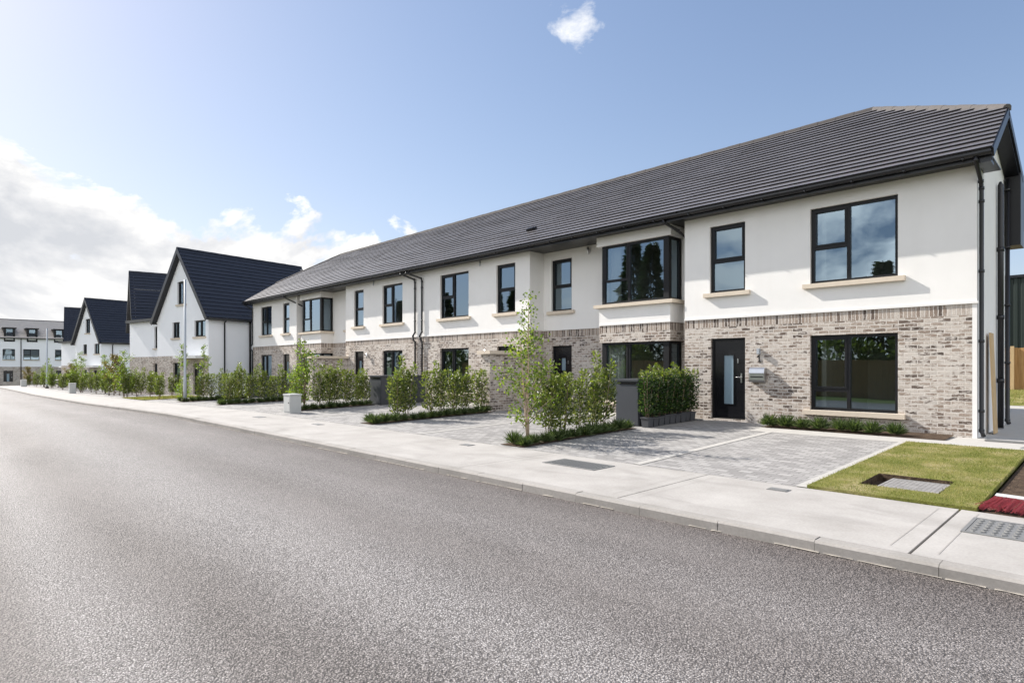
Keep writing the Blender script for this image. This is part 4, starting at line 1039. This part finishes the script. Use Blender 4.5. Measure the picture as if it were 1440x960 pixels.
# ------------------------------------------------------------------ gabled houses
def gabled(label, loc, rz, link):
    t=thing('gabled_house',label,'house',loc,rz,'white gabled houses with navy roofs'); O=(0,0,0)
    o=O
    W,L,EH,AP=6.8,8.8,5.25,9.55; xm=-W/2; pit=(AP-EH)/(W/2)
    r=MB(); b=MB()
    w1=(-1.75,-.38,3.8,4.85); w2=(-4.65,-3.65,3.8,4.85); at=(-3.98,-2.80,6.0,7.5); gd=(-4.55,-3.6,.2,2.15); pd=(-1.9,-.7,.1,2.1)
    sh=lambda L_:[(a+W,c+W,d,e) for a,c,d,e in L_]
    class P_(MB): pass
    r.wall((-W,0,0),(1,0,0),W,EH,sh([w1,w2]),.1,2.6)
    b.wall((-W,0,0),(1,0,0),W,2.6,sh([gd,pd]),.1,-.8)
    hw=lambda z:(AP-z)/pit
    def trap(za,zb,xa0,xb0,xa1,xb1): r.quad([(xa0,0,za),(xb0,0,za),(xb1,0,zb),(xa1,0,zb)])
    trap(EH,at[2],xm-hw(EH),xm+hw(EH),xm-hw(at[2]),xm+hw(at[2]))
    trap(at[2],at[3],xm-hw(at[2]),at[0],xm-hw(at[3]),at[0]); trap(at[2],at[3],at[1],xm+hw(at[2]),at[1],xm+hw(at[3]))
    trap(at[3],AP-.01,xm-hw(at[3]),xm+hw(at[3]),xm-.01,xm+.01)
    for X in (at[0],at[1]): r.quad([(X,0,at[2]),(X,.1,at[2]),(X,.1,at[3]),(X,0,at[3])])
    r.wall((0,0,0),(0,1,0),L,EH,(),.1,-.8); r.wall((-W,L,0),(0,-1,0),L,EH,(),.1,-.8); r.wall((0,L,0),(-1,0,0),W,EH,(),.1,-.8)
    r.quad([(0,L,EH),(-W,L,EH),(xm,L,AP)])
    r.build('render_wall','white_paint',t,O); b.build('brick_wall','pale_brick',t,O)
    for w,k in ((w1,'twin'),(w2,'twin'),(at,'twin'),(gd,'narrow')): frame_window(t,O,*w,0,k,k!='narrow',.1,sill_over=.08)
    front_door(t,O,*pd,0,.1)
    m=MB(); m.box(-W+.05,-.05,.5,.52,.0,5.2); m.build('interior','interior_wall',t,O)
    c=MB(); c.box(-3.0,-.1,-.75,-.001,2.42,2.56); c.build('porch_canopy','white_plastic',t,O)
    rf=MB(); ov,of=.32,.32
    sl=math.hypot(1,pit); 
    up=(-1/sl,0,pit/sl); LEN_=(W/2+ov)*sl
    courses(rf,(ov,-of,EH-pit*ov+.12),(0,1,0),up,LEN_,lambda s:(0,L+2*of),.34,.035)
    courses(rf,(-W-ov,L+of,EH-pit*ov+.12),(0,-1,0),(1/sl,0,pit/sl),LEN_,lambda s:(0,L+2*of),.34,.035)
    ro=rf.build('roof','navy_roof_tile',t,O)
    rd=MB(); ridge_caps(rd,(xm,-of,AP+.13),(xm,L+of,AP+.13)); rd.build('ridge_tiles','navy_roof_tile',ro,O)
    v=MB()
    for s in (1,-1):
        a=Vector((xm+s*(W/2+ov),-of,EH-pit*ov+.02)); e=Vector((xm,-of,AP+.05)); d=(e-a)/2; nn=Vector((s*pit,0,1)).normalized()
        v.obox((a+e)/2-nn*.05+Vector((0,.015,0)),d,(0,.018,0),nn*.13); v.obox((a+e)/2-nn*.17+Vector((0,of/2,0)),d*.97,(0,of/2-.01,0),nn*.014)
    v.build('verge_board','black_upvc',ro,O)
    for x in (ov-.02,-W-ov+.02):
        g=MB(); g.tube([(x,-of,EH-pit*ov+.03),(x,L+of,EH-pit*ov+.03)],.07,8); g.box(min(x,x-.28*(1 if x>0 else -1)),max(x,x-.28*(1 if x>0 else -1)),-of+.05,L,EH-pit*ov+.02,EH-pit*ov+.05)
        g.build('gutter','black_upvc',ro,O)
    for y,rr_ in ((1.0,.045),(2.75,.07)): 
        p=MB(); p.tube([(ov-.02 if y<2 else .07,y,EH-pit*ov-.0),(.07,y,EH-.55),(.07,y,-.5)],rr_,8); p.build('downpipe','black_upvc',t,O)
    if link:
        X0=-W-5.6; lr=MB(); lb=MB(); y=.55
        lw=(3.9,4.6,3.2,4.75); ld=(3.8,4.7,.1,2.1)
        lr.wall((X0,y,0),(1,0,0),5.6,EH-.1,[lw],.1,2.6); lb.wall((X0,y,0),(1,0,0),5.6,2.6,[ld],.1,-.8)
        lr.wall((X0,7,0),(0,-1,0),7-y,EH-.1,(),.1,-.8)
        lr.build('render_wall','white_paint',t,O); lb.build('brick_wall','pale_brick',t,O)
        frame_window(t,O,X0+lw[0],X0+lw[1],lw[2],lw[3],y,'narrow',True,.1,sill_over=.06); frame_window(t,O,X0+ld[0],X0+ld[1],ld[2],ld[3],y,'narrow',False,.1)
        lf=MB(); lf.box(X0,-W-.01,y-.30,y+7,EH-.1,EH+.08); lf.build('eaves_board','black_upvc',t,O)
    return t
g1=gabled('nearest large white gabled house with a navy roof, behind the tall lamp post',(-40.1,12.5,-.53),R(10.5),True)
g2=copy_tree(g1); g2.location=(-72.9,12.5,-1.12); g2['label']='distant white gabled house with a navy roof, the smaller of two full gables'
g3=gabled('white house whose dark navy roof slope shows edge-on left of the nearest gable',(-53.3,11.4,-.55),R(-8.5),False)
g4=copy_tree(g3); g4.location=(-86.1,11.4,-1.15); g4['label']='distant navy roofed house half hidden left of the smaller full gable'

# ------------------------------------------------------------------ white block closing the street
def block():
    loc=(-127,0,-1.5); t=thing('apartment_block','long white three storey block with dark dormers closing the far end of the street','house',loc,R(90)); O=(0,0,0)
    # local x runs along world +Y, front faces -Y local (= +X world)
    X0,X1,EH=-14,40,7.55; ops_u=[];ops_l=[]
    fw_=[(8.4,9.95),(11.0,13.1),(15.2,17.0),(3.0,5.0),(19.5,21.3),(-1,.8),(24,26)]
    W=X1-X0
    r=MB(); r.wall((X0,0,0),(1,0,0),W,EH,[(a-X0,b-X0,4.0,5.75) for a,b in fw_],.1,2.85); 
    dl=[(8.5,9.7),(2.6,3.8),(15.3,16.5)]; b=MB(); b.wall((X0,0,0),(1,0,0),W,2.85,[(a-X0,b_-X0,.1,2.2) for a,b_ in dl],.1,-.6)
    r.wall((X1,0,0),(0,1,0),9,EH,(),.1,-.6); r.wall((X0,9,0),(0,-1,0),9,EH,(),.1,-.6); r.wall((X1,9,0),(-1,0,0),W,EH,(),.1,-.6)
    r.build('render_wall','white_paint',t,O); b.build('brick_wall','pale_brick',t,O)
    for i,(a,c) in enumerate(fw_): frame_window(t,O,a,c,4.0,5.75,0,'wide' if i!=0 else 'narrow',True,.1,sill_over=.05)
    for a,c in dl: front_door(t,O,a,c,.1,2.2,0,.1)
    m=MB(); m.quad([(X0,.6,0),(X1,.6,0),(X1,.6,7.4),(X0,.6,7.4)]); m.build('interior','interior_wall',t,O)
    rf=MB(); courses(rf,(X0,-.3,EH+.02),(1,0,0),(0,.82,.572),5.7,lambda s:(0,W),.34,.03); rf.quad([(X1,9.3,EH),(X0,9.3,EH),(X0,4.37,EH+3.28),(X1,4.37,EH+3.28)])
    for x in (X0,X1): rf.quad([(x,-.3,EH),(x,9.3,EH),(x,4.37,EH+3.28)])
    ro=rf.build('roof','pale_glare_roof_tile',t,O)
    rd=MB(); ridge_caps(rd,(X0,4.37,EH+3.3),(X1,4.37,EH+3.3)); rd.build('ridge_tiles','black_upvc',ro,O)
    g=MB(); g.box(X0,X1,-.4,-.25,EH-.08,EH+.06); g.build('gutter','black_upvc',t,O)
    for x in (7.5,10.7,18.4,1.6): p=MB(); p.tube([(x,-.06,EH),(x,-.06,-.4)],.06,6); p.build('downpipe','black_upvc',t,O)
    for x in (9.25,12.15,15.75,19.6,5.6,2.2,-2,24):
        d=MB(); d.box(x-.7,x-.5,-.02,2.5,EH-.6,EH+1.55); d.box(x+.5,x+.7,-.02,2.5,EH-.6,EH+1.55); d.box(x-.5,x+.5,.0,.2,EH-.6,EH-.3); d.box(x-.9,x+.9,-.12,3.2,EH+1.55,EH+1.72); d.quad([(x-.5,.9,EH-.3),(x+.5,.9,EH-.3),(x+.5,.9,EH+1.5),(x-.5,.9,EH+1.5)])
        dm=d.build('dormer','anthracite_frame',t,O); frame_window(t,O,x-.5,x+.5,EH-.3,EH+1.54,-.02,'narrow',False,.04)
block()
t=thing('low_brick_wall','low pale wall at the foot of the far white block','wall',(-118,10.5,-1.5)); m=MB(); m.box(-118.2,-118,7.8,15,-1.7,-.9); m.build('brickwork','pale_brick',t,(-118,10.5,-1.5))

def parked_car(label,loc,rz):
    t=thing('parked_car',label,'car',loc,rz); O=(0,0,0)
    # hatchback, nose along -Y; side profile extruded across the width with narrowing towards the roof
    prof=[(-2.05,.45),(-2.1,.62),(-2.0,.78),(-1.15,.98),(-.35,1.44),(.2,1.52),(1.1,1.50),(1.75,1.15),(2.0,.95),(2.05,.55),(1.95,.32),(-1.9,.28)]
    w=lambda z:.86 if z<.95 else .86-.42*(z-.95)
    b=MB(); n=len(prof)
    for (ya,za),(yb,zb) in zip(prof,prof[1:]+prof[:1]): b.quad([(-w(za),ya,za),(w(za),ya,za),(w(zb),yb,zb),(-w(zb),yb,zb)],smooth=False)
    for sx in (1,-1):
        b.quad([(sx*w(z),y,z) for y,z in prof][::sx])
    b.build('body','car_paint',t,O)
    g=MB()
    for sx in (1,-1):
        X=lambda z:sx*(w(z)+.006); q=[(-.95,1.0),(-.32,1.38),(.95,1.42),(1.45,1.1),(1.4,1.0)]; g.quad([(X(z),y,z) for y,z in q][::sx])
    def cross(a,c):
        (ya,za),(yb,zb)=a,c; g.quad([(-w(za)+.06,ya,za),(w(za)-.06,ya,za),(w(zb)-.06,yb,zb),(-w(zb)+.06,yb,zb)])
    cross((-1.12,1.01),(-.40,1.425)); g.build('window','car_glass',t,O)
    for sx in (1,-1):
        for y in (-1.3,1.28):
            m=MB(); m.tube([(sx*.70,y,.31),(sx*.875,y,.31)],.31,16); ty=m.build('wheel','door_black',t,O); r=MB(); r.tube([(sx*.876,y,.31),(sx*.885,y,.31)],.20,12); r.build('rim','galvanised_steel',ty,O)
        h=MB(); h.obox((sx*.62,-2.07,.70),(.18,0,0),(0,.03,0),(0,0,.06)); h.build('headlight','brushed_steel',t,O)
parked_car('distant grey hatchback parked nose out behind shrubs near the far white block',(-80.5,11.6,gz(-80.5,11.6)+.0),0)

# ------------------------------------------------------------------ across the street (seen in the window reflections)
def conifer(label,x,y,h,seed):
    t=thing('conifer_tree',label,'tree',(x,y,-.4),0,'trees across the street'); g=np.random.default_rng(seed)
    m=MB(); m.tube([(0,0,-.1),(0,0,h*.5),(0,0,h)],[.2,.12,.02],7); m.build('trunk','dark_bark',t)
    n=4200; z=g.uniform(.08,1,n)**.8; a=g.uniform(0,2*np.pi,n); tier=.75+.25*np.sin(z*h*4.2+a*2); rad=(1-z)**.85*h*.22*tier*np.sqrt(g.uniform(.25,1,n))+.05
    c=np.stack([np.cos(a)*rad,np.sin(a)*rad,z*h],1); d=np.stack([np.cos(a),np.sin(a),g.uniform(-.7,.2,n)],1)
    mesh_part('crown',leaf_mesh('crown',c,d,g.uniform(.4,.8,n),g.uniform(.14,.26,n),'conifer_leaf'),t)
for i,(x,y,h) in enumerate([(-12.7,-22,9.6),(-31.5,-20,13.5),(-35,-22,14.5),(-38.5,-20,11.5),(-52,-22,11),(-58,-24,13),(-66,-22,12),(-80,-24,12)]):
    conifer(f'tall dark conifer across the street seen reflected in the windows, {ORD[i]} along',x,y,h,90+i)
def bush(label,x,y,r,h,seed):
    t=thing('garden_bush',label,'bush',(x,y,-.4),0,'bushes across the street'); g=np.random.default_rng(seed); n=2600
    v=g.normal(size=(n,3)); v/=np.linalg.norm(v,axis=1)[:,None]; q=g.uniform(.6,1,n)[:,None]**.5*(1+.22*np.sin(v[:,:1]*7)*np.cos(v[:,1:2]*6))
    c=v*q*np.array([r,r*.7,h*.5])+np.array([0,0,h*.5]); mesh_part('foliage',leaf_mesh('foliage',c,v+g.normal(0,.4,(n,3)),g.uniform(.25,.45,n),g.uniform(.15,.25,n),'laurel_leaf'),t)
    m=MB(); m.tube([(0,0,-.1),(0,0,h*.6)],[.12,.05],6); m.build('stem','dark_bark',t)
for i,x in enumerate([2,-3,-8,-13,-18,-24,-30,-37,-45,-54]): bush(f'leafy green bush across the street behind the fence, {ORD[i]} along',x,-13-(i%3),2.6,3.2+(i*7%5)*.35,120+i)
t=thing('timber_fence','long timber fence across the street seen reflected in the low windows','fence',(-15,-8,-.4))
m=MB(); x=-45; i=0
while x<12: m.box(x,x+.148,-8.01-(.02 if i%2 else 0),-7.99-(.02 if i%2 else 0),-.4,1.75); x+=.13; i+=1
m.build('boards','fence_timber',t,(-15,-8,-.4))

# ------------------------------------------------------------------ light, sky, camera
SUNV=Vector((-.55,-.13,.40)).normalized()
l=bpy.data.lights.new('sun','SUN'); l.energy=4.4; l.angle=R(.5); l.color=(1,.95,.88)
lo=bpy.data.objects.new('sun',l); COL.objects.link(lo); lo.rotation_euler=SUNV.to_track_quat('Z','Y').to_euler(); lo.location=SUNV*80
w=bpy.data.worlds.new('World'); SC.world=w; w.use_nodes=True; nt=w.node_tree; nt.nodes.clear()
sky=nt.nodes.new('ShaderNodeTexSky'); sky.sky_type='NISHITA'; sky.sun_disc=False
sky.sun_elevation=math.asin(SUNV.z); sky.sun_rotation=math.atan2(SUNV.x,SUNV.y); sky.air_density=1.0; sky.dust_density=.55; sky.ozone_density=1.2
dirv=nd(nt,'TexCoord').outputs['Generated']
sp=nd(nt,'SeparateXYZ',{0:dirv})
# clouds: a cumulus bank low over the far end of the street, a few wisps higher up
st=nd(nt,'Mapping',{'Vector':dirv,'Scale':(1,1,1.7)}).outputs[0]
n1=noise(nt,st,5.2,10,.57,.25).outputs['Fac']; n2=noise(nt,st,9.,7,.6).outputs['Fac']
off=nd(nt,'VectorMath',{0:st,1:tuple(SUNV*.035+Vector((0,0,.03)))},operation='ADD').outputs[0]
n1s=noise(nt,off,5.2,10,.57,.25).outputs['Fac']          # density a little nearer the sun: lights the billows from that side
n3=noise(nt,st,17.,7,.62,.3).outputs['Fac']
elev=sp.outputs[2]
wl=Vector((-.985,.174,0)).normalized(); west=nd(nt,'VectorMath',{0:dirv,1:tuple(wl)},operation='DOT_PRODUCT').outputs['Value']
far=nd(nt,'VectorMath',{0:dirv,1:(-.995,-.1,0)},operation='DOT_PRODUCT').outputs['Value']
eleff=mth(nt,'SUBTRACT',elev,mth(nt,'MULTIPLY',ramp(nt,far,[(.93,0),(.985,1)]),.07))
bank=mth(nt,'MULTIPLY',ramp(nt,eleff,[(.0,1.),(.15,.97),(.235,.62),(.31,.14),(.36,.0)]),ramp(nt,west,[(.84,.0),(.91,.75),(.95,1.)]))
dens=mth(nt,'ADD',mth(nt,'MULTIPLY',bank,.45),mth(nt,'SUBTRACT',mth(nt,'MULTIPLY',n1,1.35),.905))
mask=mth(nt,'MULTIPLY',ramp(nt,dens,[(.0,0),(.06,1.)]),ramp(nt,bank,[(.02,0),(.12,1)]))
# unseen bright cloud added behind the camera to lift shaded facades, plus pane reflections
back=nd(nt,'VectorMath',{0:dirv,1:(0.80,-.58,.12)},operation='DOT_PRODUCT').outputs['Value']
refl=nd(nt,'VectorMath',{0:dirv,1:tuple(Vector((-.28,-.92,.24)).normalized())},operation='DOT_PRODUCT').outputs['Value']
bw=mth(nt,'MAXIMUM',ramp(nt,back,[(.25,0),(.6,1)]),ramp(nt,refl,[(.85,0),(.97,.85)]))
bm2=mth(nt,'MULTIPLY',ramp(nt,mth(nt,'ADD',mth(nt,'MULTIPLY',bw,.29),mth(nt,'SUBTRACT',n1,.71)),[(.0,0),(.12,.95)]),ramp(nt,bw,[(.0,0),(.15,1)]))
wd=Vector((-.5715,.6885,.513)).normalized()
wdot=nd(nt,'VectorMath',{0:dirv,1:tuple(wd)},operation='DOT_PRODUCT').outputs['Value']
wm=ramp(nt,mth(nt,'ADD',mth(nt,'MULTIPLY',nd(nt,'MapRange',{'Value':wdot,'From Min':.9987,'From Max':.9999}).outputs[0],.33),mth(nt,'SUBTRACT',n3,.70)),[(.02,0),(.30,.8)])
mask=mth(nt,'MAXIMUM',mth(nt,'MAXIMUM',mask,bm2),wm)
SKS=.10
lit=mth(nt,'ADD',mth(nt,'SUBTRACT',n1,n1s),mth(nt,'MULTIPLY',mth(nt,'SUBTRACT',.16,dens),.55))
shade=ramp(nt,mth(nt,'ADD',lit,.3),[(.19,(3.5,3.6,3.8)),(.28,(4.4,4.42,4.5)),(.345,(5.4,5.35,5.25)),(.46,(6.4,6.3,6.1))])
shade=mix(nt,ramp(nt,back,[(.1,0),(.4,1)]),shade,(12.,11.9,11.8))  # added cloud behind the camera is made brighter than the visible bank
den=nd(nt,'VectorMath',{0:sky.outputs[0],1:(.105,.105,.105),2:(1,1,1)},operation='MULTIPLY_ADD').outputs[0]
soft=nd(nt,'VectorMath',{0:sky.outputs[0],1:den},operation='DIVIDE').outputs[0]
soft=nd(nt,'VectorMath',{0:soft,1:(1.14,1.12,1.22)},operation='MULTIPLY').outputs[0]
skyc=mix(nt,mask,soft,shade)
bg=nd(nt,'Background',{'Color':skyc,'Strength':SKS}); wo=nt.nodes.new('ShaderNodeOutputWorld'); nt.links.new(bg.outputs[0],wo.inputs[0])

cam=bpy.data.cameras.new('camera'); cam.lens=21; cam.sensor_width=36; cam.shift_y=35.5/1440; cam.clip_end=6000; cam.clip_start=.05
co=bpy.data.objects.new('camera',cam); COL.objects.link(co); co.location=(0,0,1.355)
yaw=math.atan(818/840.); fwx,fwy=-math.cos(yaw),math.sin(yaw); co.rotation_euler=(R(90),0,math.atan2(-fwx,fwy)); SC.camera=co
vs=SC.view_settings; vs.view_transform='Standard'; vs.look='None'; vs.gamma=1; vs.exposure=1.03; vs.use_curve_mapping=False
SC.cycles.max_bounces=8; SC.cycles.transparent_max_bounces=16; SC.cycles.use_denoising=True; SC.cycles.caustics_reflective=False; SC.cycles.caustics_refractive=False
# prototypes that were never placed are removed
for t in SHRUB_P+TUFT_P+TR+PP+[birch]:
    if t.name not in used:
        for c in list(t.children_recursive): bpy.data.objects.remove(c)
        bpy.data.objects.remove(t)
